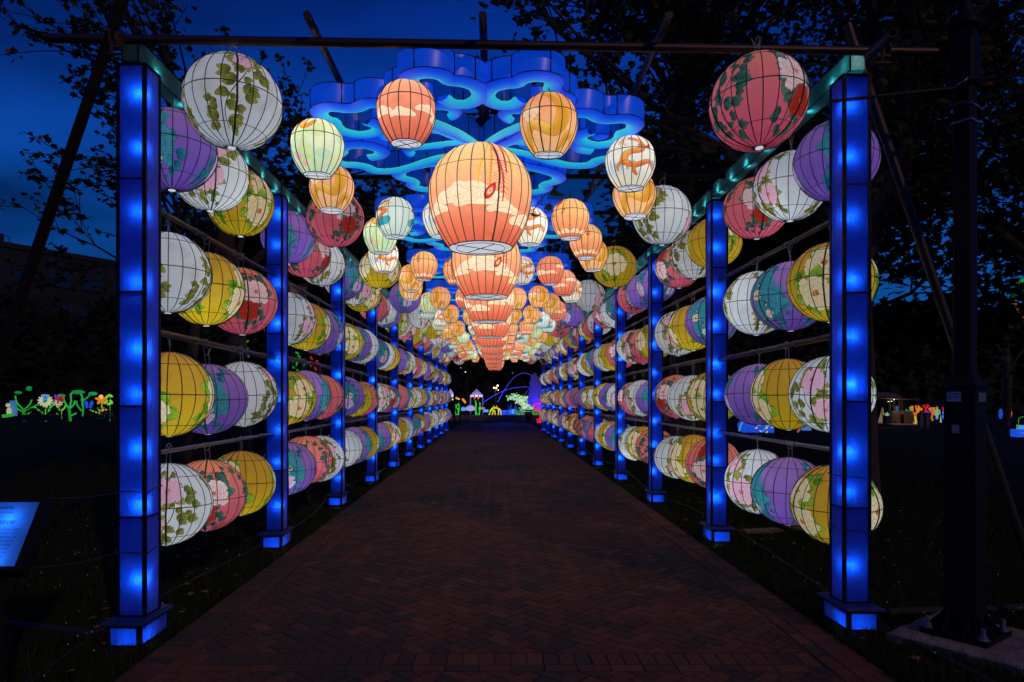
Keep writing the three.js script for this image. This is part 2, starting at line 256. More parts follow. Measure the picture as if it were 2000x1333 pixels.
function serpent(c, pts, r, pal, rand) {                 // a scaled band that winds across the cloth
  const cv = new THREE.CatmullRomCurve3(pts.map(([x, y]) => V(x, y, 0)));
  for (let i = 0; i <= 220; i++) { const p = cv.getPoint(i / 220), k = r * (0.55 + 0.45 * Math.sin(i / 220 * 3.1)); c.fillStyle = pal[2]; c.beginPath(); c.arc(p.x, p.y, k + 2, 0, 7); c.fill(); }
  for (let i = 0; i <= 220; i++) { const p = cv.getPoint(i / 220), k = r * (0.55 + 0.45 * Math.sin(i / 220 * 3.1)); const g = c.createLinearGradient(p.x, p.y - k, p.x, p.y + k); g.addColorStop(0, pal[0]); g.addColorStop(1, pal[1]); c.fillStyle = g; c.beginPath(); c.arc(p.x, p.y, k, 0, 7); c.fill(); }
  c.strokeStyle = pal[2]; c.lineWidth = 1; for (let i = 4; i < 216; i += 5) { const p = cv.getPoint(i / 220), t = cv.getTangent(i / 220), k = r * (0.5 + 0.4 * Math.sin(i / 220 * 3.1)); for (let q = -2; q <= 2; q++) { c.beginPath(); c.arc(p.x - t.y * q * k * 0.38, p.y + t.x * q * k * 0.38, k * 0.24, Math.atan2(t.y, t.x) - 1.2, Math.atan2(t.y, t.x) + 1.2); c.stroke(); } }
}
function mane(c, x, y, s, cols, rand) { for (let i = 0; i < 22; i++) { const a = rand() * 6.28, l = s * (0.5 + rand() * 0.8); c.strokeStyle = pick(cols, rand); c.lineWidth = 2 + rand() * 3; c.beginPath(); c.moveTo(x, y); c.quadraticCurveTo(x + Math.cos(a) * l * 0.6 - Math.sin(a) * l * 0.3, y + Math.sin(a) * l * 0.6, x + Math.cos(a) * l, y + Math.sin(a) * l + l * 0.2); c.stroke(); } }
function plumes(c, x, y, s, n, rand) {                   // long trailing feathers, red and gold, with a pale fringe
  for (let i = 0; i < n; i++) {
    const dx = (rand() - 0.35) * s * 0.55, col = pick(['#b8243a', '#cf3a3a', '#eebc44', '#e8963c', '#d8483a'], rand), cv = new THREE.CubicBezierCurve3(V(x + i * 7, y, 0), V(x + i * 5 + dx * 0.2, y + s * 0.35, 0), V(x + dx * 1.2, y + s * 0.7, 0), V(x + dx, y + s * (1.0 + rand() * 0.55), 0));
    c.lineWidth = 1.6; for (let q = 6; q < 60; q++) { const p = cv.getPoint(q / 60), t = cv.getTangent(q / 60), l = (i % 3 ? 7 : 15) * (0.5 + rand()); c.strokeStyle = q % 3 ? '#f6e6bc' : col; c.globalAlpha = 0.7; for (const e of [-1, 1]) { c.beginPath(); c.moveTo(p.x, p.y); c.lineTo(p.x + e * t.y * l + t.x * l, p.y - e * t.x * l + t.y * l); c.stroke(); } } c.globalAlpha = 1;
    c.strokeStyle = col; for (let q = 0; q < 40; q++) { const a = cv.getPoint(q / 40), b = cv.getPoint((q + 1) / 40); c.lineWidth = 2.5 + 5 * Math.sin(q / 40 * 3); c.beginPath(); c.moveTo(a.x, a.y); c.lineTo(b.x, b.y); c.stroke(); }
    if (i === 2) { const e = cv.getPoint(1); c.save(); c.translate(e.x, e.y); c.rotate(0.35); for (const [f, a, b] of [['#b01c34', 17, 46], ['#e2603c', 12, 32], ['#f2d070', 8, 20], ['#dfeee4', 5, 11], ['#4a7a8a', 3, 7]]) { c.fillStyle = f; c.beginPath(); c.moveTo(0, -b); c.bezierCurveTo(a * 1.3, -b * 0.2, a, b * 0.7, 0, b * 0.8); c.bezierCurveTo(-a, b * 0.7, -a * 1.3, -b * 0.2, 0, -b); c.fill(); } c.restore(); }
  }
}
const GOLD = ['#f4d878', '#d8a23a', '#a86a1c'], AMBER = ['#f2a04c', '#d85e34', '#a83a20'];
const CPRINT = {
  phoenix: (c, w, h, r) => { gradeDown(c, w, h, [[0, '#f5dc9c'], [0.3, '#f3cb8e'], [0.6, '#efae84'], [0.85, '#e8866a'], [1, '#e27258']]); wear(c, w, h, r, 0.05); for (const u of [0.06, 0.55]) { cloudPuffs(c, w * u + 60, h * 0.56, 52, r); cloudPuffs(c, w * u + 10, h * 0.63, 62, r); cloudPuffs(c, w * u + 110, h * 0.66, 66, r); cloudPuffs(c, w * u - 70, h * 0.70, 46, r); cloudPuffs(c, w * u + 190, h * 0.73, 44, r); plumes(c, w * (u + 0.14), h * 0.0, 250, 4, r); plumes(c, w * (u + 0.19), h * 0.0, 150, 2, r); cloudPuffs(c, w * u + 300, h * 0.8, 56, r); } },
  clouds: (c, w, h, r) => { gradeDown(c, w, h, [[0, '#f3c98e'], [0.3, '#eda482'], [1, '#e67e66']]); wear(c, w, h, r, 0.05); for (let i = 0; i < 7; i++) cloudPuffs(c, w * (i + 0.3) / 7, h * (0.35 + 0.36 * r()), 52 + r() * 26, r); },
  serpent: (c, w, h, r) => { gradeDown(c, w, h, [[0, '#ea966e'], [0.4, '#f0b98e'], [1, '#f5d09c']]); wear(c, w, h, r, 0.05); for (const u of [0, 0.5]) { const x = w * u; cloudPuffs(c, x + 120, h * 0.42, 60, r); serpent(c, [[x + 60, h * 0.98], [x + 140, h * 0.62], [x + 280, h * 0.72], [x + 330, h * 0.42], [x + 270, h * 0.16], [x + 190, h * 0.08]], 42, GOLD, r); petalFlower(c, x + 130, h * 0.48, 42, PAL.creamF, r); serpent(c, [[x + 330, h * 0.99], [x + 400, h * 0.74], [x + 470, h * 0.86]], 30, GOLD, r); } },
  meadow: (c, w, h, r) => { gradeDown(c, w, h, [[0, '#f0e2b4'], [0.4, '#e2ecd0'], [1, '#d6ead6']]); for (let i = 0; i < 40; i++) { c.fillStyle = pick(['rgba(170,214,140,.22)', 'rgba(236,222,110,.3)', 'rgba(150,206,180,.2)'], r); c.beginPath(); c.ellipse(r() * w, h * (0.3 + 0.7 * r()), 30 + r() * 60, 40 + r() * 70, r() * 3, 0, 7); c.fill(); } for (const u of [0.1, 0.6]) { serpent(c, [[w * u - 60, h * 0.28], [w * u + 20, h * 0.12], [w * u + 90, h * 0.26], [w * u + 160, h * 0.14]], 24, ['#f4c462', '#e2913c', '#c06a26'], r); petalFlower(c, w * u + 30, h * 0.76, 30, PAL.pinkF, r); petalFlower(c, w * u + 70, h * 0.88, 26, PAL.pinkF, r); } wear(c, w, h, r, 0.04); },
  peaks: (c, w, h, r) => { gradeDown(c, w, h, [[0, '#eceae2'], [0.6, '#eef0e8'], [1, '#f0ecd6']]); for (const u of [0.05, 0.55]) { const x = w * u; for (let i = 0; i < 7; i++) { const px = x + 20 + i * 44, g = c.createLinearGradient(0, h * 0.52, 0, h * 0.86); g.addColorStop(0, '#3a8cc4'); g.addColorStop(1, 'rgba(180,214,230,0)'); c.fillStyle = g; c.beginPath(); c.moveTo(px, h * (0.5 + 0.1 * r())); c.lineTo(px - 30, h * 0.86); c.lineTo(px + 30, h * 0.86); c.fill(); } serpent(c, [[x + 250, h * 0.16], [x + 330, h * 0.24], [x + 330, h * 0.40], [x + 240, h * 0.46], [x + 215, h * 0.60], [x + 290, h * 0.68], [x + 400, h * 0.60], [x + 460, h * 0.7]], 25, ['#f2b45c', '#e0683a', '#b84a28'], r); for (const pp of [[[x + 215, h * 0.58], [x + 175, h * 0.64], [x + 160, h * 0.74]], [[x + 330, h * 0.30], [x + 385, h * 0.33], [x + 410, h * 0.26]], [[x + 290, h * 0.68], [x + 285, h * 0.78], [x + 310, h * 0.84]]]) serpent(c, pp, 11, ['#f2b45c', '#e0683a', '#b84a28'], r); mane(c, x + 330, h * 0.34, 36, ['#5aa0cc', '#f0c060', '#d8583a'], r); mane(c, x + 430, h * 0.64, 44, ['#e8963c', '#5aa0cc'], r); mane(c, x + 190, h * 0.2, 62, ['#e8963c', '#f0c060', '#d8583a'], r); mane(c, x + 240, h * 0.66, 40, ['#d8583a', '#f0c060'], r); } wear(c, w, h, r, 0.03); },
  waves: (c, w, h, r) => { gradeDown(c, w, h, [[0, '#dfeae0'], [1, '#cfe4e2']]); for (const u of [0.02, 0.52]) { const x = w * u; for (let i = 0; i < 6; i++) { c.fillStyle = pick(['#2b8fb4', '#1f77a4', '#4fb0be', '#9cc85a'], r); c.beginPath(); c.ellipse(x + 30 + i * 48, h * (0.62 + 0.12 * r()), 44, 54, r(), 0, 7); c.fill(); } c.fillStyle = '#e6efe6'; for (let i = 0; i < 9; i++) { c.beginPath(); c.arc(x + i * 36, h * 0.84, 22, 0, 7); c.fill(); } serpent(c, [[x + 20, h * 0.4], [x + 120, h * 0.36], [x + 270, h * 0.44], [x + 190, h * 0.58], [x + 120, h * 0.6]], 20, AMBER, r); serpent(c, [[x + 70, h * 0.2], [x + 170, h * 0.26], [x + 280, h * 0.18]], 17, AMBER, r); mane(c, x + 290, h * 0.26, 46, ['#e8963c', '#f0c060', '#d8583a'], r); } },
  bloom: (c, w, h, r) => { gradeDown(c, w, h, [[0, '#f5d694'], [0.45, '#f4c78a'], [0.8, '#ee9f74'], [1, '#e88664']]); wear(c, w, h, r, 0.05); for (const u of [0.15, 0.62]) { petalFlower(c, w * u, h * 0.16, 46, ['#d8492e', '#c23024', '#8e1c18', '#701210', '#f0d080'], r); plumes(c, w * (u + 0.08), h * 0.1, 130, 4, r); } for (let i = 0; i < 8; i++) cloudPuffs(c, w * (i + 0.5) / 8, h * 0.9, 46, r); },
};
const fabric = (t, k) => new THREE.MeshPhysicalMaterial({ map: t, transmission: 0.6, thickness: 0, roughness: 1, ior: 1.4, specularIntensity: 0.4, bumpMap: T.cloth, bumpScale: 0.012, emissive: new THREE.Color(1, 1, 1), emissiveMap: t, emissiveIntensity: k });
const prints = {}, cprints = {};
for (const k of Object.keys(PRINT)) prints[k] = [0, 1, 2].map((v) => fabric(canvasTex(1024, 512, (c, w, h) => { if (v === 2) { c.translate(w, 0); c.scale(-1, 1); } PRINT[k](c, w, h, rng(31 + v * 17 + k.length * 5)); }), 0.16));
for (const k of Object.keys(CPRINT)) cprints[k] = fabric(canvasTex(1024, 512, (c, w, h) => CPRINT[k](c, w, h, rng(91 + k.length * 3))), 0.45);
const discM = new THREE.MeshPhysicalMaterial({ color: new THREE.Color().setRGB(0.72, 0.76, 0.82), transmission: 0.6, thickness: 0, roughness: 1, emissive: new THREE.Color(0.72, 0.79, 0.92), emissiveIntensity: 0.95 });

// ---------------------------------------------------------------- lantern shapes (profile r(t), y(t), t from the top 0 to the bottom 1)
function latheShell(prof, ribs, sag, rows, per = 3) {     // cloth pulled flat between its ribs
  const nx = ribs * per, pos = [], uv = [], idx = [], half = Math.PI / ribs;
  for (let j = 0; j <= rows; j++) for (let i = 0; i <= nx; i++) {
    const t = j / rows, [r, y] = prof(t), a = i / nx * 2 * Math.PI, loc = ((i % per) / per) * 2 * half - half, k = 1 - sag * (1 - Math.cos(half) / Math.cos(loc)) * Math.sin(Math.PI * Math.min(1, t * 1.02));
    pos.push(r * k * Math.sin(a), y, r * k * Math.cos(a)); uv.push(i / nx, 1 - t);
  }
  for (let j = 0; j < rows; j++) for (let i = 0; i < nx; i++) { const a = j * (nx + 1) + i, b = a + nx + 1; idx.push(a, b, a + 1, b, b + 1, a + 1); }
  const g = new THREE.BufferGeometry(); g.setAttribute('position', new THREE.Float32BufferAttribute(pos, 3)); g.setAttribute('uv', new THREE.Float32BufferAttribute(uv, 2)); g.setIndex(idx); g.computeVertexNormals(); return g;
}
function latheWires(prof, ribs, rings, th, thick, seed) {
  const out = [], rand = rng(seed), N = 16;
  for (let i = 0; i < ribs; i++) {
    const a = i / ribs * 2 * Math.PI, w = i % 7 === 3 ? thick : th, pos = [], idx = [];
    for (let j = 0; j <= N; j++) {
      const [r, y] = prof(j / N), [r1, y1] = prof(Math.min(1, (j + 0.5) / N)), [r2, y2] = prof(Math.max(0, (j - 0.5) / N));
      let tr = r1 - r2, ty = y1 - y2; const l = Math.hypot(tr, ty) || 1; tr /= l; ty /= l; const nr = -ty, ny = tr, aa = a + (w === thick ? (rand() - 0.5) * 0.02 : 0);
      for (const [p, q] of [[w, 0], [0, w], [-w, 0], [0, -w]]) { const rad = r + nr * p + nr * 0.001, yy = y + ny * p; pos.push(rad * Math.sin(aa) + q * Math.cos(aa), yy, rad * Math.cos(aa) - q * Math.sin(aa)); }
    }
    for (let j = 0; j < N; j++) for (let k = 0; k < 4; k++) { const p = j * 4 + k, q = j * 4 + (k + 1) % 4; idx.push(p, p + 4, q, q, p + 4, q + 4); }
    const g = new THREE.BufferGeometry(); g.setAttribute('position', new THREE.Float32BufferAttribute(pos, 3)); g.setIndex(idx); g.computeVertexNormals(); out.push(g);
  }
  for (const [t, k] of rings) { const [r, y] = prof(t); out.push(new THREE.TorusGeometry(r + 0.001, th * k, 4, 60).rotateX(Math.PI / 2).translate(0, y, 0)); }
  return merge(out);
}
const RS = 0.31;
const sphereProf = (t) => { const a = 0.085 + t * (Math.PI - 0.17); return [RS * Math.sin(a) * (1 + 0.02 * Math.sin(a) ** 6), RS * 0.985 * Math.cos(a)]; };
const barrelProf = (R, H, b) => (t) => { const s = Math.min(1, t), y = H / 2 - s * H; const top = Math.sqrt(Math.max(0, 1 - Math.pow(Math.max(0, 1 - s / 0.46), 2.05))), low = 1 - (1 - b) * Math.pow(Math.max(0, (s - 0.46) / 0.54), 2.1); return [R * Math.max(0.12, s < 0.46 ? top : low), y]; };
const bigProf = barrelProf(0.45, 0.90, 0.62), smallProf = barrelProf(0.205, 0.43, 0.52);
const G = {};
G.sphere = latheShell(sphereProf, 20, 0.75, 20); G.sphereW = latheWires(sphereProf, 20, [[0.5, 1], [0.24, 0.6], [0.77, 0.6]], 0.0034, 0.006, 5);
G.cap = merge([new THREE.CylinderGeometry(0.030, 0.026, 0.012, 16).translate(0, -RS * 0.985 + 0.002, 0)]);  // glowing disc stands for light leaking from the open bottom
G.hookS = merge([tube([V(-0.025, RS - 0.02, 0), V(-0.026, RS + 0.04, 0.004), V(-0.03, RS + 0.075, 0.01), V(-0.01, RS + 0.135, 0.03)], 0.0035, 10, 4), tube([V(0.025, RS - 0.02, 0), V(0.026, RS + 0.04, -0.004), V(0.02, RS + 0.08, 0), V(0.012, RS + 0.135, -0.03)], 0.0035, 10, 4), new THREE.TorusGeometry(0.034, 0.0035, 4, 20).translate(-0.002, RS + 0.105, 0.005)]);
const disc = (r, y) => new THREE.CylinderGeometry(r, r * 0.985, 0.008, 32).translate(0, y, 0);
const discWires = (r, y, th) => merge([new THREE.TorusGeometry(r, th * 1.4, 4, 40).rotateX(Math.PI / 2).translate(0, y - 0.002, 0), new THREE.TorusGeometry(r * 0.76, th * 0.8, 4, 40).rotateX(Math.PI / 2).translate(0, y - 0.005, 0), box(r * 1.52, th * 1.5, th * 1.5, 0, y - 0.005, 0), box(th * 1.5, th * 1.5, r * 1.98, 0, y - 0.0055, 0)]);
G.big = latheShell(bigProf, 24, 0.75, 22); G.bigW = latheWires(bigProf, 24, [[0.02, 1], [0.3, 0.5]], 0.0042, 0.0066, 9); G.bigD = disc(bigProf(1)[0] - 0.004, -0.446); G.bigDW = discWires(bigProf(1)[0], -0.45, 0.0036);
G.small = latheShell(smallProf, 16, 0.75, 18); G.smallW = latheWires(smallProf, 16, [[0.02, 1], [0.36, 0.9]], 0.0034, 0.005, 12); G.smallD = disc(smallProf(1)[0] - 0.003, -0.212); G.smallDW = discWires(smallProf(1)[0], -0.215, 0.0026);
G.hookB = merge([tube([V(0, 0.2, 0), V(0.005, 0.26, 0), V(0.03, 0.31, 0.02), V(0.06, 0.29, 0.02), V(0.07, 0.24, 0.01), V(0.06, 0.2, 0)], 0.004, 18, 4), tube([V(0, 0.2, 0), V(-0.01, 0.28, -0.01), V(0.0, 0.33, 0)], 0.003, 8, 4)]);
G.hookBig = merge([rod(V(0, 0.44, 0), V(0, 0.56, 0), 0.006, 0.006, 6), tube([V(0, 0.45, 0), V(0.05, 0.5, 0.02), V(0.04, 0.55, 0.02), V(0, 0.56, 0)], 0.005, 14, 4)]);

const SIDE = new THREE.Color(0.90, 0.97, 1.0), BULB = new THREE.Color(1, 0.96, 0.86);
function roundLantern(kind, v, label, pos, turn, group, k = 1) {
  const t = thing('round_lantern', label, 'lantern', pos, turn, group);
  obj('fabric_cover', G.sphere, prints[kind][v], t); obj('wire_frame', G.sphereW, M.wire, t); obj('opening_glow', G.cap, discM, t); obj('hook', G.hookS, M.zinc, t);
  lamp(t, SIDE, 0.132 * k * rr(0.85, 1.15), rr(-0.07, 0.07), rr(-0.11, 0.03), rr(-0.07, 0.07), 2.5); t.scale.set(rr(0.955, 1.045), rr(0.955, 1.03), rr(0.955, 1.045)); t.rotation.x = rr(-0.05, 0.05); t.rotation.z = rr(-0.05, 0.05); return t;
}
const PRINTED = { white: ['white lantern with olive leaves', 'pale white lantern with pink peonies'], pink: ['pink lantern with peonies', 'salmon pink lantern with dark leaves'], yellow: ['yellow lantern with cream peonies', 'golden yellow lantern with cream flowers'], purple: ['purple lantern with teal leaves', 'violet lantern with teal peonies'] };
const ROWS = [{ y: 3.46, n: 'top' }, { y: 2.535, n: 'upper' }, { y: 1.645, n: 'lower' }, { y: 0.835, n: 'bottom' }];
const W_ = 'white', Y_ = 'yellow', P_ = 'pink', U_ = 'purple';
const SEQ = {
  left: [[[U_, W_, Y_], [W_, Y_, P_], [Y_, U_, W_], [W_, P_, Y_]], [[U_, P_, W_], [W_, Y_, U_], [Y_, U_, P_], [U_, P_, W_]], [[U_, W_, Y_], [Y_, U_, W_], [U_, Y_, P_], [W_, U_, Y_]], [[P_, W_, U_], [U_, W_, Y_], [W_, P_, U_], [U_, Y_, W_]], [[Y_, W_, P_], [U_, Y_, W_], [P_, U_, Y_], [Y_, W_, U_]]],
  right: [[[U_, W_, P_], [Y_, U_, W_], [W_, Y_, U_], [Y_, U_, W_]], [[Y_, W_, P_], [U_, Y_, W_], [Y_, W_, P_], [P_, Y_, W_]], [[U_, U_, P_], [Y_, P_, W_], [U_, W_, P_], [P_, Y_, W_]], [[U_, W_, P_], [P_, Y_, W_], [W_, U_, Y_], [U_, Y_, W_]], [[W_, P_, Y_], [U_, Y_, W_], [W_, Y_, U_], [P_, U_, P_]]],
};
for (const side of ['left', 'right']) {
  const col = side === 'left' ? colL : colR, s = side === 'left' ? -1 : 1;
  for (let b = 0; b < NCOL - 1; b++) {
    const bay = ORD[b] + ' bay, ' + side + ' side';
    for (let r = 0; r < 4; r++) {
      let prev = '';
      for (let k = 0; k < 3; k++) {
        const f = (s < 0 ? [0.165, 0.40, 0.645] : [0.15, 0.375, 0.615])[k], c0 = col(b), c1 = col(b + 1), x = c0.x + (c1.x - c0.x) * f, z = c0.z + BAY * f;
        let kind = SEQ[side][b]?.[r]?.[k] ?? pick([W_, Y_, P_, U_]); if (b > 4 && kind === prev) kind = pick([W_, Y_, P_, U_].filter((q) => q !== prev)); prev = kind;
        const v = Math.floor(R0() * 3), face = (s > 0 ? -0.5 : 0.5) + rr(-0.75, 0.75) + (R0() < 0.5 ? Math.PI : 0) + Math.PI / 2;
        roundLantern(kind, v, PRINTED[kind][v % 2] + ', ' + ['front', 'middle', 'rear'][k] + ' in ' + ROWS[r].n + ' row, ' + bay, [x + (s < 0 ? [-0.022, -0.005, 0] : [0.10, 0.045, 0.03])[k] + rr(-0.02, 0.02), ROWS[r].y + rr(-0.025, 0.025), -z + rr(-0.01, 0.03) * (k ? 1 : -0.3)], face, 'round lanterns in rows between the blue columns');
      }
    }
  }
}
const CROSS = [[W_, P_], [P_, W_], [Y_, Y_], [U_, W_], [W_, U_], [Y_, P_], [W_, Y_], [U_, W_], [W_, U_], [P_, W_], [W_, P_]];
CROSS.forEach(([a, b], i) => {
  const z = 4.5 + BAY * i;
  [[a, -1.70, 'left'], [b, i ? 1.80 : 1.72, 'right']].forEach(([k, x, s]) => roundLantern(k, i % 2, PRINTED[k][i % 2] + ' hanging alone from the ' + ORD[i] + ' cross pole, ' + s + ' half', [x, 3.555 + (i && s === 'right' ? 0.03 : 0), -z], i === 0 ? (s === 'left' ? -2.7 : -4.7) : (s === 'left' ? 1.2 : 1.9) + (i % 3) * 0.5, 'round lanterns hung from the cross poles', i === 0 ? 1 : 0.95));
});

// ---------------------------------------------------------------- ceiling: blue cloud canopies, barrel lanterns
const cloudTex = canvasTex(64, 16, (c, w, h) => { const g = c.createLinearGradient(0, 0, w, 0); g.addColorStop(0, '#0838e6'); g.addColorStop(0.3, '#0a5cf4'); g.addColorStop(0.68, '#14a6e8'); g.addColorStop(1, '#2cc6de'); c.fillStyle = g; c.fillRect(0, 0, w, h); });  // painted gradient imitates light falling off from LED strips inside the ribbon
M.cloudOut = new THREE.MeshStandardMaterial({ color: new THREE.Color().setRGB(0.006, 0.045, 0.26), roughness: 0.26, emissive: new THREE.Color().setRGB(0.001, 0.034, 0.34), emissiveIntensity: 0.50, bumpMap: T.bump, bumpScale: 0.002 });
M.cloudIn = new THREE.MeshStandardMaterial({ color: new THREE.Color().setRGB(0.01, 0.09, 0.6), roughness: 0.34, emissive: new THREE.Color().setRGB(0.002, 0.07, 0.8), emissiveIntensity: 0.46 });  // brighter copy of the outer wall; uneven light put into colour and emission
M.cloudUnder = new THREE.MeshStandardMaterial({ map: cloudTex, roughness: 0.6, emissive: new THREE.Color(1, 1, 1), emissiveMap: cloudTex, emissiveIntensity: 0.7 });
function ribbon(pts, w, h, n) {                            // a closed fabric channel swept along a plan curve; returns the faces by their look
  const cv = new THREE.CatmullRomCurve3(pts.map(([x, z]) => V(x, 0, z)), false, 'centripetal'), P = cv.getSpacedPoints(n), A = [], Bm = [];
  for (let i = 0; i <= n; i++) { const a = P[Math.max(0, i - 1)], b = P[Math.min(n, i + 1)], t = b.clone().sub(a).normalize(), taper = Math.min(1, 0.35 + i / n * 3.2); const nx = -t.z * w / 2 * taper, nz = t.x * w / 2 * taper; A.push([P[i].x + nx, P[i].z + nz]); Bm.push([P[i].x - nx, P[i].z - nz]); }
  const quadStrip = (rows, flip, uvf) => { const pos = [], uv = [], idx = [], m = rows.length; for (let i = 0; i <= n; i++) for (let k = 0; k < m; k++) { pos.push(...rows[k](i)); uv.push(uvf ? uvf(k / (m - 1)) : k / (m - 1), i / 8); } for (let i = 0; i < n; i++) for (let k = 0; k < m - 1; k++) { const a = i * m + k, b = a + m; flip ? idx.push(a, a + 1, b, b, a + 1, b + 1) : idx.push(a, b, a + 1, b, b + 1, a + 1); } const g = new THREE.BufferGeometry(); g.setAttribute('position', new THREE.Float32BufferAttribute(pos, 3)); g.setAttribute('uv', new THREE.Float32BufferAttribute(uv, 2)); g.setIndex(idx); g.computeVertexNormals(); return g; };
  const mid = (k, y) => (i) => [A[i][0] * (1 - k) + Bm[i][0] * k, y, A[i][1] * (1 - k) + Bm[i][1] * k];
  const wallA = quadStrip([mid(0, h), mid(-0.03, h * 0.5), mid(0, 0)], false), wallB = quadStrip([mid(1, 0), mid(1.03, h * 0.5), mid(1, h)], false);
  const under = quadStrip([0, 0.2, 0.5, 0.8, 1].map((k) => mid(k, -0.035 * Math.sin(Math.PI * k) ** 0.7)), false), top = quadStrip([mid(1, h), mid(0.5, h + 0.01), mid(0, h)], false);
  const caps = [0, n].map((i) => { const a = A[i], b = Bm[i], g = new THREE.BufferGeometry(); g.setAttribute('position', new THREE.Float32BufferAttribute([a[0], 0, a[1], b[0], 0, b[1], b[0], h, b[1], a[0], 0, a[1], b[0], h, b[1], a[0], h, a[1]], 3)); g.computeVertexNormals(); return g; });
  const seams = []; for (let i = 3; i < n; i += 7) for (const side of [A, Bm]) seams.push(rod(V(side[i][0], -0.005, side[i][1]), V(side[i][0], h, side[i][1]), 0.0068, 0.0068, 4));
  for (const side of [A, Bm]) for (const y of [0, h]) { const q = side.filter((_, i) => i % 2 === 0).map(([x, z]) => V(x, y, z)); seams.push(tube(q, 0.0045, n, 3)); }
  return { wallA, wallB, top, caps, under, seams };
}
// one scroll in its own frame: u outward from the hub, v sideways
const SCROLL = [[0.05, 0.0], [0.22, -0.03], [0.42, -0.10], [0.60, -0.20], [0.78, -0.30], [0.98, -0.36], [1.16, -0.31], [1.21, -0.17], [1.27, -0.11], [1.39, -0.06], [1.43, 0.07], [1.37, 0.19], [1.28, 0.22], [1.24, 0.30], [1.13, 0.385], [0.97, 0.36], [0.89, 0.22], [0.93, 0.09], [1.05, 0.05]];
function scrollParts(ang, len, side, mirror, lift) {
  const c = Math.cos(ang), s = Math.sin(ang), r = ribbon(SCROLL.map(([u, v]) => { const U = u * len, W = v * side * mirror; return [U * s + W * c, U * c - W * s]; }), (lift > 0.04 ? 0.11 : 0.145), 0.150, 96);
  const outer = mirror > 0 ? r.wallB : r.wallA, inner = mirror > 0 ? r.wallA : r.wallB;
  if (mirror > 0) { const uv = r.under.attributes.uv; } else { const uv = r.under.attributes.uv; for (let i = 0; i < uv.count; i++) uv.setX(i, 1 - uv.getX(i)); }
  for (const l of [outer, inner, r.top, r.under, ...r.caps, ...r.seams]) l.translate(0, lift, 0);
  return { outer: merge([outer, r.top, ...r.caps]), inner, under: r.under, seams: merge(r.seams) };
}
const SCROLLS = [[-0.30, 1.02, 0.88, 1, 0], [0.36, 0.98, 0.84, -1, 0.012], [-1.00, 1.0, 0.92, -1, 0.03], [1.06, 0.95, 0.98, 1, -0.02], [-1.80, 0.97, 0.95, 1, -0.012], [1.74, 0.93, 0.95, -1, 0.02], [-2.60, 0.95, 0.98, -1, 0.01], [2.66, 0.92, 0.92, 1, -0.02], [-0.66, 0.62, 0.62, 1, 0.07], [0.72, 0.58, 0.66, -1, 0.06], [-1.40, 0.60, 0.62, 1, 0.06], [1.42, 0.62, 0.6, -1, 0.075], [-2.2, 0.6, 0.64, -1, 0.07], [2.2, 0.6, 0.6, 1, 0.06], [3.10, 0.62, 0.6, 1, 0.065]].map((a) => scrollParts(...a));
const CLOUD_Y = 3.82, midX = (z) => -0.11 + (z - 6) * 0.006;
let canopy0 = null;
function cloudCanopy(i, z) {
  const label = 'blue glowing canopy of scroll clouds overhead, ' + ORD[i] + ' from the entrance';
  if (!canopy0) {
    canopy0 = thing('cloud_canopy', label, 'canopy', [midX(z), CLOUD_Y, -z], 0, 'blue cloud canopies over the path');
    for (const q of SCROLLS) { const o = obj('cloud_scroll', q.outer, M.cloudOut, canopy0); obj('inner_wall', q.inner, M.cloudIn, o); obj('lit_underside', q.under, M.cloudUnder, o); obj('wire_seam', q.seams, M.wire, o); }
    obj('hub', [new THREE.CylinderGeometry(0.05, 0.05, 0.16, 12).translate(0, 0.08, 0), rod(V(-1.1, 0.17, 0), V(1.1, 0.17, 0), 0.018), rod(V(0, 0.17, -1.2), V(0, 0.17, 1.2), 0.018)], M.blackmetal, canopy0);
    return canopy0;
  }
  const c = canopy0.clone(); c.name = numbered('cloud_canopy'); c.position.set(midX(z), CLOUD_Y + rr(-0.01, 0.01), -z); c.rotation.y = rr(-0.03, 0.03); scene.add(c); return tag(c, label);
}
const SPOTS = [[-0.50, -1.25, 'front inner left'], [0.50, -1.12, 'front inner right'], [-1.27, -0.66, 'outer left'], [1.24, -0.32, 'outer right'], [-1.40, 0.38, 'rear outer left'], [1.46, 0.60, 'rear outer right'], [-0.96, 1.42, 'rear inner left'], [0.94, 1.48, 'rear inner right']];
const CK = [['clouds', 'serpent', 'meadow', 'peaks', 'serpent', 'serpent', 'waves', 'bloom'], ['peaks', 'peaks', 'meadow', 'bloom', 'peaks', 'serpent', 'bloom', 'clouds'], ['bloom', 'peaks', 'serpent', 'clouds', 'serpent', 'peaks', 'serpent', 'serpent'], ['clouds', 'serpent', 'meadow', 'serpent', 'waves', 'clouds', 'serpent', 'serpent']];
const CLABEL = { phoenix: 'orange plume lantern', clouds: 'red orange cloud lantern', serpent: 'orange lantern with gold scales', meadow: 'pale green flower lantern', peaks: 'cream lantern with blue peaks', waves: 'pale lantern with blue waves', bloom: 'orange lantern with red bloom' };
const NMOD = 10;
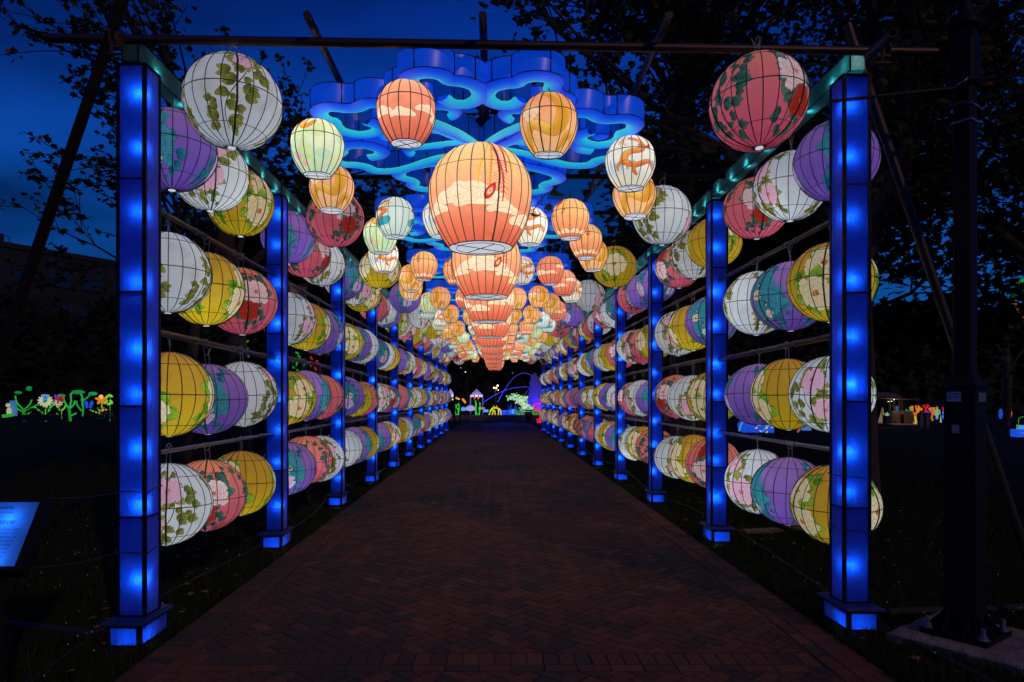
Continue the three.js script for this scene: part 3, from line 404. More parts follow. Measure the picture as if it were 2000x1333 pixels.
for (let i = 0; i < NMOD; i++) {
  const z = 6.05 + BAY * i; cloudCanopy(i, z);
  const big = thing('barrel_lantern', 'large orange barrel lantern under the ' + ORD[i] + ' cloud canopy over the path', 'lantern', [midX(z) - 0.01, 3.385 + rr(-0.01, 0.01), -z], 2.2 + (i % 2) * 0.15 + (i === 2 || i === 3 ? 1.4 : 0), 'large barrel lanterns along the middle');
  obj('fabric_cover', G.big, cprints.phoenix, big); obj('wire_frame', G.bigW, M.wire, big); const d = obj('bottom_disc', G.bigD, discM, big); obj('disc_wire', G.bigDW, M.wire, d); obj('hook', G.hookBig, M.blackmetal, big);
  lamp(big, BULB, 0.62, 0, 0.04, 0, 4); big.rotation.z = rr(-0.012, 0.012);
  SPOTS.forEach(([dx, dz, where], k) => {
    const kind = CK[i]?.[k] ?? pick(['clouds', 'serpent', 'serpent', 'meadow', 'peaks', 'waves', 'bloom']);
    const s = thing('small_barrel_lantern', CLABEL[kind] + ' hanging at the ' + where + ' of the ' + ORD[i] + ' cloud canopy', 'lantern', [midX(z) + dx, 3.585 + (k === 0 ? 0.03 : 0) + (i ? rr(-0.035, 0.035) : 0), -z - dz], rr(0.9, 2.0) + (R0() < 0.5 ? Math.PI : 0), 'small barrel lanterns under the cloud canopies');
    obj('fabric_cover', G.small, cprints[kind], s); obj('wire_frame', G.smallW, M.wire, s); const e = obj('bottom_disc', G.smallD, discM, s); obj('disc_wire', G.smallDW, M.wire, e); obj('hook', G.hookB, M.wire, s);
    lamp(s, BULB, 0.105 * rr(0.85, 1.2), rr(-0.03, 0.03), rr(-0.02, 0.06), rr(-0.03, 0.03), 2); s.rotation.x = rr(-0.05, 0.05); s.rotation.z = rr(-0.05, 0.05);
  });
}

// ---------------------------------------------------------------- blue columns
M.bluePanel = new THREE.MeshPhysicalMaterial({ color: new THREE.Color().setRGB(0.004, 0.085, 0.85), transmission: 0.75, thickness: 0, roughness: 0.945, ior: 1.4, specularIntensity: 0.5, map: T.stain, bumpMap: T.cloth, bumpScale: 0.008, emissive: new THREE.Color().setRGB(0.001, 0.01, 0.3), emissiveIntensity: 0.12 });
M.bulb = glow([0.55, 0.85, 1], 14, 0.5);
const CWX = 0.195, CWZ = 0.20, PW = 0.225, PD = 0.375, PH = 0.19, GAP = 0.028;
const SEAMS = [0, 0.18, 0.381, 0.588, 0.793, 1], BULBS = [0.078, 0.207, 0.293, 0.405, 0.495, 0.612, 0.727, 0.848, 0.948];
function column(side, i) {
  const c = (side === 'left' ? colL : colR)(i), H = side === 'left' ? 3.81 : (i === 0 ? 3.88 : 3.84), s = side === 'left' ? 1 : -1;        // s: towards the path
  const t = thing('blue_column', 'glowing blue column on a plinth, ' + ORD[i] + ' from the entrance on the ' + side + ' side', 'column', [c.x, 0, -c.z], 0, 'blue light columns along the path');
  const x = CWX / 2, zf = CWZ / 2, y0 = PH + 0.012, hh = H - y0;
  for (let k = 0; k < 5; k++) { const a = y0 + SEAMS[k] * hh, b = y0 + SEAMS[k + 1] * hh, h = b - a - 0.012, y = (a + b) / 2; obj('panel', sheet(CWX - 0.036, h + 0.004, 0, y, zf - 0.006, 'z'), M.bluePanel, t); obj('panel', sheet(CWX - 0.036, h + 0.004, 0, y, -zf + 0.006, '-z'), M.bluePanel, t); }
  for (const q of [-1, 1]) for (const [a, b] of [[0, SEAMS[1]], [SEAMS[1], 1]]) obj('panel', sheet(CWZ - 0.036, (b - a) * hh - 0.006, q * (x - 0.006), y0 + (a + b) / 2 * hh, 0, q > 0 ? 'x' : '-x'), M.bluePanel, t);
  const f = []; for (const q of [-1, 1]) for (const p of [-1, 1]) f.push(box(0.022, hh, 0.022, q * (x - 0.011), y0 + hh / 2, p * (zf - 0.011)));
  for (const k of SEAMS) for (const p of [-1, 1]) { const y = y0 + k * hh + (k === 0 ? 0.006 : k === 1 ? -0.006 : 0); f.push(box(CWX - 0.044, 0.011, 0.016, 0, y, p * (zf - 0.012))); if (k < 0.2 || k === 1) f.push(box(0.016, 0.011, CWZ - 0.044, p * (x - 0.012), y, 0)); }
  f.push(box(CWX + 0.004, 0.008, CWZ + 0.004, 0, H + 0.002, 0)); obj('frame', f, M.trim, t);
  const pl = new THREE.Group(); pl.name = 'plinth'; t.add(pl);
  for (const p of [-1, 1]) { obj('plinth_panel', sheet(PW - 0.046, PH - 0.045 - GAP, 0, (PH + GAP) / 2 - 0.01, p * (PD / 2 - 0.007), p > 0 ? 'z' : '-z'), M.bluePanel, pl); obj('plinth_panel', sheet(PD - 0.046, PH - 0.045 - GAP, p * (PW / 2 - 0.007), (PH + GAP) / 2 - 0.01, 0, p > 0 ? 'x' : '-x'), M.bluePanel, pl); }
  const e = []; for (const q of [-1, 1]) { for (const p of [-1, 1]) e.push(box(0.026, PH - 0.012, 0.026, q * (PW / 2 - 0.013), (PH - 0.012) / 2, p * (PD / 2 - 0.013))); e.push(box(PW - 0.052, 0.02, 0.02, 0, GAP + 0.01, q * (PD / 2 - 0.014)), box(PW - 0.052, 0.022, 0.02, 0, PH - 0.023, q * (PD / 2 - 0.014)), box(0.02, 0.02, PD - 0.052, q * (PW / 2 - 0.014), GAP + 0.01, 0), box(0.02, 0.022, PD - 0.052, q * (PW / 2 - 0.014), PH - 0.023, 0)); }
  if (i % 2 === 0) e.push(box(0.012, 0.012, PD - 0.09, s * (PW / 2 - 0.025), PH - 0.055, 0.0));
  obj('plinth_frame', e, M.trim, pl);
  obj('plinth_cap', [box(PW + 0.045, 0.012, PD + 0.045, 0, PH - 0.004, 0), box(PW + 0.01, 0.01, PD + 0.01, 0, PH + 0.007, 0)], std([0.01, 0.03, 0.16], 0.5), pl);
  const rand = rng(i * 13 + (s > 0 ? 1 : 90));
  for (const k of BULBS) { const bx = s * (0.030 + 0.026 * rand()), by = y0 + k * hh + (rand() - 0.5) * 0.08, bz = 0.050 + 0.014 * rand(); obj('bulb', [new THREE.SphereGeometry(0.019, 12, 6, 0, 6.2832, 0, 1.5).rotateX(Math.PI / 2).scale(1, 1, 0.3).translate(bx, by, bz - 0.022)], M.bulb, t); lamp(t, new THREE.Color(0.62, 0.82, 1), 0.034 * (0.6 + 0.8 * rand()), bx, by, bz, 0.7); }
  lamp(t, new THREE.Color(0.62, 0.82, 1), 0.05, s * 0.03, 0.07, 0.09, 0.9);
  t.rotation.y = i === 0 && s > 0 ? -0.03 : rr(-0.012, 0.012);
}
for (let i = 0; i < NCOL; i++) { column('left', i); column('right', i); }

// ---------------------------------------------------------------- teal light beams on top of the columns
M.teal = new THREE.MeshPhysicalMaterial({ color: new THREE.Color().setRGB(0.013, 0.15, 0.165), transmission: 0.75, thickness: 0, roughness: 1, specularIntensity: 0.4, emissive: new THREE.Color().setRGB(0.0, 0.02, 0.022), emissiveIntensity: 0.3 });
for (const side of ['left', 'right']) {
  const col = side === 'left' ? colL : colR, s = side === 'left' ? 1 : -1, y = side === 'left' ? 3.818 : 3.895, h = 0.15, w = 0.105;
  const t = thing('light_beam', 'teal fabric light beam running along the tops of the ' + side + ' columns', 'beam', [0, 0, 0]);
  for (let b = 0; b < NCOL - 1; b++) {
    const a = col(b), c = col(b + 1), za = a.z - (b ? 0 : 0.12), zb = c.z - 0.006, x = (a.x + c.x) / 2, l = zb - za, z = -(za + zb) / 2, yy = b ? (side === 'right' ? y - 0.035 : y) : y;
    const g = new THREE.Group(); g.name = 'beam_segment'; t.add(g);
    for (const q of [1, -1]) obj('side_panel', sheet(l, h - 0.008, x + q * w / 2, yy + h / 2, z, q > 0 ? 'x' : '-x'), M.teal, g);
    obj('top_panel', sheet(w - 0.004, l, x, yy + h - 0.004, z, 'y'), M.teal, g); obj('underside_panel', sheet(w - 0.004, l, x, yy + 0.005, z, '-y'), M.teal, g);
    const f = []; for (const q of [-1, 1]) for (const p of [0, 1]) f.push(box(0.006, 0.006, l, x + q * w / 2, yy + 0.004 + p * (h - 0.01), z));
    for (const p of [-1, 1]) f.push(box(0.008, h, 0.008, x + w / 2, yy + h / 2, z + p * (l / 2 - 0.004)), box(0.008, h, 0.008, x - w / 2, yy + h / 2, z + p * (l / 2 - 0.004)));
    obj('beam_frame', f, M.trim, g);
    if (b === 0) { obj('end_panel', sheet(w - 0.012, h - 0.012, x, yy + h / 2, z + l / 2 - 0.004, 'z'), side === 'left' ? std([0.02, 0.14, 0.13], 0.6, { bumpMap: T.grain, bumpScale: 0.02 }) : new THREE.MeshPhysicalMaterial({ color: new THREE.Color().setRGB(0.42, 0.80, 0.74), transmission: 0.7, thickness: 0, roughness: 1, bumpMap: T.cloth, bumpScale: 0.05, map: T.grain }), g); if (side === 'right') lamp(t, new THREE.Color(0.8, 1, 0.95), 0.022, x, yy + h * 0.45, z + l / 2 - 0.09, 1); }
    for (let k = 0; k < 7; k++) lamp(t, new THREE.Color(0.7, 1, 1), 0.030, x + s * (w / 2 - 0.026), yy + 0.034, -(za + (k + 0.6) * l / 7), 0.6);
  }
}

// ---------------------------------------------------------------- steel poles
const pole = (name, label, a, b, r = 0.03, m = M.steel, group) => { const t = thing(name, label, 'pole', [0, 0, 0], 0, group); obj('tube', rod(a, b, r, r, 14), m, t); return t; };
{
  const t = pole('cross_pole', 'long front scaffold pole spanning both columns above the entrance', at(88, 74, 4.46), at(1848, 102, 4.72), 0.030);
  obj('end_cap', [rod(at(88, 74, 4.46).add(V(-0.004, 0, 0)), at(88, 74, 4.46).add(V(0.004, 0, 0)), 0.024)], M.dark, t);
  const c = at(238, 78, 4.42), d = at(1738, 97, 4.66);
  const cl = (p) => [box(0.09, 0.075, 0.05, p.x - 0.05, p.y - 0.02, p.z), rod(p.clone().add(V(-0.06, 0.05, 0.05)), p.clone().add(V(-0.06, -0.13, 0.0)), 0.012), new THREE.TorusGeometry(0.042, 0.012, 6, 14).rotateY(Math.PI / 2).translate(p.x - 0.02, p.y, p.z), rod(p.clone().add(V(-0.11, -0.1, 0.02)), p.clone().add(V(0, -0.1, 0.02)), 0.01)];
  obj('clamp', cl(c), M.clamp, t); obj('clamp', cl(d), M.clamp, t);
  const stub = thing('pole_stub', 'short open pipe end clamped beside the right column top', 'pole'); const g = new THREE.LatheGeometry([[0.024, -0.14], [0.032, -0.14], [0.032, 0.14], [0.024, 0.14], [0.024, -0.14]].map(([x, y]) => new THREE.Vector2(x, y)), 18).rotateX(Math.PI / 2); const p = at(1716, 90, 4.5); obj('tube', g.translate(p.x, p.y, p.z + 0.02), M.steel, stub);
  for (let i = 1; i < 20; i++) { const z = 4.5 + BAY / 2 * i; pole('cross_pole', ORD[Math.min(10, i >> 1)] + (i % 2 ? ' mid bay' : ' column line') + ' scaffold pole crossing overhead behind the canopy', V(-2.9, 3.99, -z), V(3.05, 4.01, -z), 0.026, M.shadedSteel, 'overhead cross poles'); }
  for (const [px, n] of [[604, 'left'], [943, 'middle'], [1303, 'right']]) { const a = at(px, 72, 4.42); pole('ridge_pole', 'lengthwise overhead pole carrying the canopies, ' + n + ' of three', V(a.x, 3.99 + 0.06, -4.36), V(a.x + 0.1, 4.07, -36), 0.026); }
  pole('brace_pole', 'long leaning brace pole beside the left entrance column', V(-3.78, -0.05, -4.36), V(-2.18, 4.75, -4.42), 0.034, M.shadedSteel);
  pole('brace_pole', 'rusty leaning brace pole behind the right entrance column', V(4.05, -0.05, -5.02), at(1655, 48, 4.9), 0.032);
  const tieG = [0.022, 0.027, 0.019].map((r) => new THREE.TorusGeometry(r, 0.004, 4, 14));
  for (const side of ['left', 'right']) for (let b = 0; b < NCOL - 1; b++) ROWS.slice(1).forEach((r, k) => {
    const col = side === 'left' ? colL : colR, a = col(b), c = col(b + 1), dy = [0, 0.035, -0.005][k], y = r.y + RS + 0.105;
    const t = pole('hanging_pole', 'steel pole carrying the ' + r.n + ' lantern row, ' + ORD[b] + ' bay, ' + side + ' side', V(a.x, y + dy, -a.z), V(c.x, y, -c.z), [0.019, 0.024, 0.016][k], k === 2 ? M.zinc : M.steel, 'poles between the columns');
    for (const f of [0.3, 0.36, 0.57, 0.63, 0.84]) { const x = a.x + (c.x - a.x) * f, z = a.z + BAY * f; obj('wire_tie', tieG[k], M.zinc, t).position.set(x, y + dy * (1 - f), -z); }
  });
}

// ---------------------------------------------------------------- the lamp post, its slab, its rod and cables
{
  const x = 3.15, z = 4.62, t = thing('lamp_post', 'tall dark square lamp post on a bolted base plate beside the right column', 'lamp post', [x, 0.055, -z], 0.62);
  const W2 = 0.188, W1 = 0.112, Y1 = 1.66;
  obj('base_plate', [box(0.40, 0.035, 0.40, 0, 0.018, 0)], M.blackmetal, t);
  for (const [a, b] of [[-1, -1], [1, -1], [-1, 1], [1, 1]]) obj('anchor_bolt', [new THREE.CylinderGeometry(0.016, 0.016, 0.075, 8).translate(a * 0.162, 0.07, b * 0.162), new THREE.CylinderGeometry(0.028, 0.028, 0.022, 6).translate(a * 0.162, 0.048, b * 0.162), new THREE.CylinderGeometry(0.038, 0.038, 0.006, 14).translate(a * 0.162, 0.038, b * 0.162)], M.zinc, t);
  const gus = []; for (let k = 0; k < 4; k++) for (const o of [-0.06, 0.06]) { const sh = new THREE.Shape([new THREE.Vector2(0, 0), new THREE.Vector2(0.10, 0), new THREE.Vector2(0.10, 0.012), new THREE.Vector2(0, 0.12)]); gus.push(new THREE.ExtrudeGeometry(sh, { depth: 0.012, bevelEnabled: false }).translate(W2 / 2, 0.035, o - 0.006).rotateY(k * Math.PI / 2)); }
  obj('gusset', gus, M.blackmetal, t);
  const sq = (w0, w1, h, y) => facet(new THREE.CylinderGeometry(w1 * Math.SQRT1_2, w0 * Math.SQRT1_2, h, 4, 1).rotateY(Math.PI / 4).translate(0, y + h / 2, 0));
  obj('base_casing', [sq(W2, W2 * 0.985, Y1 - 0.035, 0.035), sq(W2 + 0.02, W2 + 0.02, 0.02, Y1 - 0.02), sq(W2 + 0.01, W1 + 0.01, 0.075, Y1)], M.blackmetal, t);
  const cham = (w, h, y, c = 0.012) => { const s = new THREE.Shape(), a = w / 2; s.moveTo(-a + c, -a); s.lineTo(a - c, -a); s.lineTo(a, -a + c); s.lineTo(a, a - c); s.lineTo(a - c, a); s.lineTo(-a + c, a); s.lineTo(-a, a - c); s.lineTo(-a, -a + c); return new THREE.ExtrudeGeometry(s, { depth: h, bevelEnabled: false }).rotateX(-Math.PI / 2).translate(0, y, 0); };
  obj('shaft', [cham(W1, 1.92, Y1 + 0.07), cham(W1 + 0.04, 0.30, Y1 + 1.995, 0.016), sq(W1 + 0.035, W1 - 0.02, 0.10, Y1 + 2.295), new THREE.CylinderGeometry(0.075, 0.085, 0.05, 16).translate(0, Y1 + 2.42, 0), new THREE.CylinderGeometry(0.055, 0.07, 0.05, 16).translate(0, Y1 + 2.465, 0), new THREE.CylinderGeometry(0.032, 0.036, 1.6, 14).translate(0, Y1 + 3.27, 0)], M.blackmetal, t);
  for (const q of [1, -1]) { const a = q > 0 ? V(0.08, Y1 + 2.02, 0.0) : V(-0.08, Y1 + 1.86, 0.02), b = q > 0 ? V(0.27, Y1 + 2.12, 0.10) : V(-0.21, Y1 + 1.82, -0.02); obj('bracket_arm', [rod(a, b, 0.024, 0.014, 10), ball(b.x, b.y, b.z, 0.026)], M.blackmetal, t); }
  const strap = (y) => facet(new THREE.CylinderGeometry((W1 + 0.012) * Math.SQRT1_2, (W1 + 0.012) * Math.SQRT1_2, 0.014, 4, 1, true).rotateY(Math.PI / 4).translate(0, y, 0));
  for (const y of [Y1 + 1.86, Y1 + 1.755]) obj('steel_strap', strap(y), M.zinc, t);
  const lab = (lines) => canvasTex(128, 96, (c, w, h) => { c.fillStyle = '#8f98a8'; c.fillRect(0, 0, w, h); c.fillStyle = '#33373f'; for (const [a, b, d, e] of lines) c.fillRect(a, b, d, e); });
  const lm = new THREE.MeshStandardMaterial({ map: lab([[14, 52, 26, 12], [20, 28, 8, 26], [60, 18, 56, 12], [60, 46, 22, 14], [92, 46, 22, 14]]), roughness: 0.5 });
  obj('service_label', sheet(0.085, 0.065, -W2 / 2 - 0.003, Y1 - 0.075, -0.03, '-x'), lm, t);
  obj('service_label', box(0.12, 0.06, 0.002, 0.01, Y1 - 0.08, W2 / 2 + 0.002), new THREE.MeshStandardMaterial({ color: 0x55606e, roughness: 0.5 }), t);
  obj('paper_note', sheet(0.045, 0.055, -W2 / 2 - 0.003, Y1 - 0.29, -0.02, '-x'), new THREE.MeshStandardMaterial({ color: 0x7e8492, roughness: 0.8 }), t);

  const s = thing('concrete_slab', 'rough concrete footing slab under the dark lamp post', 'slab', [x + 0.07, 0, -4.60], 0.62);
  const sg = new THREE.BoxGeometry(0.80, 0.16, 0.80, 26, 3, 26), p = sg.attributes.position; for (let i = 0; i < p.count; i++) { const a = p.getX(i), b = p.getZ(i), e = Math.max(Math.abs(a), Math.abs(b)) / 0.40; const n = fbm(a * 7, p.getY(i) * 5, b * 7, 3); p.setXYZ(i, a * (1 + 0.03 * n * e), p.getY(i) - (e > 0.96 ? 0.012 + 0.02 * Math.abs(n) : 0.004 * n) - 0.03, b * (1 + 0.03 * fbm(b * 6, 3, a * 6, 3) * e)); } sg.computeVertexNormals();
  obj('slab_block', sg, M.concrete, s);
  const r = thing('tie_rod', 'thin steel rod tying the right column to the dark lamp post', 'rod'); obj('bar', rod(at(1622, 198, 4.74), at(1866, 172, 4.55), 0.011, 0.011, 8), M.steel, r); obj('wire_wrap', tube([at(1862, 173, 4.55), at(1872, 166, 4.5), at(1884, 158, 4.46), at(1890, 152, 4.47)], 0.008, 12, 5), M.zinc, r);
  [[at(1900, 154, 4.5), at(1992, 146, 4.7), 'upper'], [at(1912, 190, 4.5), at(2000, 176, 4.9), 'lower']].forEach(([a, b, n]) => { const c = thing('guy_cable', n + ' thin cable running off from the strap on the lamp post', 'cable'); obj('strand', tube([a, a.clone().lerp(b, 0.5).add(V(0, -0.006, 0)), b.clone().lerp(a, -0.6)], 0.006, 10, 5), M.blackmetal, c); });
}

// ---------------------------------------------------------------- backlit information board
{
  const pr = V(-2.46, 1.08, -3.80), dir = V(0, -0.347, 0.23).normalize(), Lh = 0.416, Wd = 0.92;
  const t = thing('information_board', 'slanted blue backlit information board on a dark post, cut by the frame edge', 'board', [pr.x, pr.y, pr.z]);
  t.quaternion.setFromRotationMatrix(new THREE.Matrix4().makeBasis(V(1, 0, 0), dir.clone().negate(), V(1, 0, 0).cross(dir.clone().negate())));
  const print = canvasTex(1024, 463, (c, w, h) => {
    c.fillStyle = '#5aa2f4'; c.fillRect(0, 0, w, h); c.fillStyle = '#0b1c52';
    const sx = w / (Wd - 0.05), line = (s, right, y, size, f) => { c.font = f + ' ' + size + 'px sans-serif'; c.textAlign = 'right'; c.fillText(s, w - right * sx, y * h); };
    line('Square', 0.135, 0.115, 38, 'bold'); line('Lantern Festival', 0.125, 0.185, 21, 'italic'); line('CORRIDOR', 0.10, 0.35, 36, 'bold italic');
    ['of red, gold, blue', 'are  flowers  and', 'the  legend  of', 'and of fireworks', 'and  symbolize', 'a  prosperity', 'is  of  nature', 'and  unity.'].forEach((s, i) => line(s, [0.055, 0.055, 0.06, 0.065, 0.07, 0.075, 0.08, 0.085][i], 0.455 + i * 0.058, 25, 'italic'));
  });
  const lit = new THREE.MeshPhysicalMaterial({ map: print, color: new THREE.Color().setRGB(0.35, 0.62, 1), transmission: 0.7, thickness: 0, roughness: 1 });
  obj('lit_face', new THREE.PlaneGeometry(Wd - 0.05, Lh - 0.05).translate(-Wd / 2, -Lh / 2, 0.001), lit, t);
  obj('frame', [box(Wd, 0.025, 0.012, -Wd / 2, -0.0125, 0.002), box(Wd, 0.025, 0.012, -Wd / 2, -Lh + 0.0125, 0.002), box(0.025, Lh - 0.05, 0.012, -0.0125, -Lh / 2, 0.002), box(0.025, Lh - 0.05, 0.012, -Wd + 0.0125, -Lh / 2, 0.002)], M.blackmetal, t);
  obj('housing', [box(Wd, Lh, 0.006, -Wd / 2, -Lh / 2, -0.085), box(Wd, 0.006, 0.085, -Wd / 2, -0.003, -0.045), box(Wd, 0.006, 0.085, -Wd / 2, -Lh + 0.003, -0.045), box(0.006, Lh - 0.014, 0.085, -0.003, -Lh / 2, -0.045), box(0.006, Lh - 0.014, 0.085, -Wd + 0.003, -Lh / 2, -0.045)], M.blackmetal, t);
  for (const [a, b] of [[-0.16, -0.13], [-0.24, -0.27], [-0.16, -0.36], [-0.5, -0.2], [-0.75, -0.25]]) lamp(t, new THREE.Color(0.25, 0.62, 1), 0.042, a, b, -0.05, 1);
  obj('post', rod(V(0, 0, 0), V(0, -1.3, 0), 0.03, 0.03, 12).applyQuaternion(t.quaternion.clone().invert()).translate(-0.17, -0.36, -0.10), M.blackmetal, t);
  const cable = (name, label, a, b, sag, r = 0.005) => { const c = thing('slack_cable', label, 'cable'); obj('strand', tube([a, a.clone().lerp(b, 0.5).add(V(0, -sag, 0)), b], r, 16, 5), M.wire, c); };
  cable('', 'thin black cable from the left column to the top of the information board', at(232, 963, 4.47), at(90, 974, 3.85), 0.012);
  cable('', 'thin black cable from the left column to the foot of the information board', at(232, 1080, 4.47), at(48, 1112, 3.7), 0.02);
  const wrap = (label, px0, px1, y, z, s) => { const c = thing('cable_loop', label, 'cable'); const l = colL(0), r = colR(0), q = s > 0 ? l : r; const h = EYE + (PY - y) * z / FOC, w = CWX / 2 + 0.006; obj('strand', tube([V(q.x - w, h + 0.012, -q.z + w), V(q.x, h + 0.004, -q.z + w), V(q.x + w, h, -q.z + w), V(q.x + w, h + 0.012, -q.z), V(q.x + w, h + 0.018, -q.z - w), V(q.x - w, h + 0.015, -q.z - w)], 0.004, 40, 4, true), M.wire, c); };
  wrap('thin black cable looped round the foot of the left column', 0, 0, 1083, 4.47, 1); wrap('thin black cable looped round the foot of the right column', 0, 0, 1040, 4.78, -1);
  wrap('thin black cable looped round the right column at knee height', 0, 0, 935, 4.78, -1); wrap('thin black cable looped round the left column at knee height', 0, 0, 963, 4.47, 1);
  for (const [s, x] of [['left', -2.62], ['right', 2.86]]) { const c = thing('edge_cable', 'black power cable lying in the grass along the ' + s + ' row of columns', 'cable'); const pts = []; for (let z = 3.2; z < 34; z += 0.8) pts.push(V(x + 0.10 * Math.sin(z * 0.9) + rr(-0.03, 0.03), 0.012, -z)); obj('strand', tube(pts, 0.018, 200, 6), M.wire, c); }
  const g = thing('ground_pole', 'dark scaffold pole lying on the lawn between board and left column', 'pole'); obj('tube', rod(onGround(0, 4.9).setY(0.03), onGround(245, 4.62).setY(0.03), 0.03, 0.03, 12), M.dark, g);
  const g2 = thing('ground_pole', 'dark scaffold pole lying on the lawn behind the lamp post', 'pole'); obj('tube', rod(onGround(1700, 5.15).setY(0.03), onGround(2060, 5.3).setY(0.03), 0.03, 0.03, 12), M.dark, g2);
}

// ---------------------------------------------------------------- grass, clover
const leafGeo = (() => { // a lobed maple-like leaf folded a little along its midrib
  const o = [[0, -0.5], [0.16, -0.30], [0.46, -0.26], [0.30, -0.04], [0.50, 0.20], [0.22, 0.16], [0, 0.56], [-0.22, 0.16], [-0.50, 0.20], [-0.30, -0.04], [-0.46, -0.26], [-0.16, -0.30]], pos = [];
  for (let i = 0; i < o.length; i++) { const a = o[i], b = o[(i + 1) % o.length]; pos.push(0, 0.04, 0, a[0], -0.05 * Math.abs(a[0]) * 2, a[1], b[0], -0.05 * Math.abs(b[0]) * 2, b[1]); }
  const g = new THREE.BufferGeometry(); g.setAttribute('position', new THREE.Float32BufferAttribute(pos, 3)); g.computeVertexNormals(); return g;
})();
{
  const rand = rng(404);
  function tuft() { const pos = [], n = 5; for (let i = 0; i < n; i++) { const a = rand() * 6.28, h = 0.028 + rand() * 0.04, l = 0.012 + rand() * 0.02, w = 0.0022, bx = (rand() - 0.5) * 0.03, bz = (rand() - 0.5) * 0.03, c = Math.cos(a), s = Math.sin(a); pos.push(bx - s * w, 0, bz + c * w, bx + s * w, 0, bz - c * w, bx + c * l * 0.5 , h * 0.7, bz + s * l * 0.5); pos.push(bx - s * w * 0.6 + c * l * 0.4, h * 0.6, bz + c * w * 0.6 + s * l * 0.4, bx + s * w * 0.6 + c * l * 0.4, h * 0.6, bz - c * w * 0.6 + s * l * 0.4, bx + c * l * 1.4, h, bz + s * l * 1.4); } const g = new THREE.BufferGeometry(); g.setAttribute('position', new THREE.Float32BufferAttribute(pos, 3)); g.computeVertexNormals(); return g; }
  const N = 70000, im = new THREE.InstancedMesh(tuft(), matt([1, 1, 1], 0.9), N), d = new THREE.Object3D(), c = new THREE.Color();
  for (let i = 0; i < N; i++) {
    const z = 3.0 + Math.pow(rand(), 1.8) * 20, left = rand() < 0.5, w = Math.pow(rand(), 1.2) * (1.2 + z * 0.45), x = left ? PATH_L + 0.01 - w : PATH_R - 0.01 + w;
    const y = -0.012 + 0.05 * Math.min(1, Math.max(0, (Math.abs(x) - 2.6) / 1.5)) * fbm(x * 0.5, 1.2, -z * 0.5, 3);
    d.position.set(x, y, -z); d.rotation.set(rr(-0.2, 0.2, rand), rand() * 6.28, 0); const s = 0.7 + rand() * 0.9; d.scale.set(s, s * (0.6 + 0.7 * rand()), s); d.updateMatrix(); im.setMatrixAt(i, d.matrix);
    const k = 0.6 + 0.8 * rand(), dry = rand() < 0.12; im.setColorAt(i, dry ? c.setRGB(0.055 * k, 0.045 * k, 0.018 * k) : c.setRGB(0.018 * k, 0.032 * k, 0.008 * k));
  }
  im.name = 'grass'; tag(im, 'short dark lawn grass beside the brick path', 'grass', null, 'stuff'); im.castShadow = im.receiveShadow = true; scene.add(im);
  const F = new THREE.InstancedMesh(new THREE.IcosahedronGeometry(0.0065, 0), std([0.32, 0.33, 0.27], 0.9), 420);
  for (let i = 0; i < 420; i++) { const z = 3.2 + rand() * 8, left = rand() < 0.5, x = left ? PATH_L - 0.3 - rand() * 3 : PATH_R + 0.3 + rand() * 4; d.position.set(x, 0.04 + rand() * 0.03, -z); d.rotation.set(0, 0, 0); d.scale.setScalar(0.6 + rand() * 0.7); d.updateMatrix(); F.setMatrixAt(i, d.matrix); }
  const fl = new THREE.InstancedMesh(leafGeo, matt([1, 1, 1], 0.9), 130); for (let i = 0; i < 130; i++) { const z = 4.0 + rand() * 9, q = rand(), x = q < 0.25 ? rr(PATH_L, PATH_R, rand) : q < 0.6 ? PATH_L - 0.05 - rand() * 0.7 : PATH_R + 0.05 + rand() * 0.9; d.position.set(x, q < 0.25 ? 0.006 : 0.045, -z); d.rotation.set(rr(-0.25, 0.25, rand), rand() * 6.28, rr(-0.25, 0.25, rand)); d.scale.setScalar(0.03 + rand() * 0.05); d.updateMatrix(); fl.setMatrixAt(i, d.matrix); const k = 0.5 + rand(); fl.setColorAt(i, c.setRGB(0.16 * k, 0.075 * k, 0.025 * k)); } fl.name = 'fallen_leaves'; tag(fl, 'dry brown leaves fallen on the path edges and grass', 'leaves', null, 'stuff'); scene.add(fl);
  F.name = 'clover_flowers'; tag(F, 'tiny white clover flowers scattered through the lawn', 'clover', null, 'stuff'); scene.add(F);
}

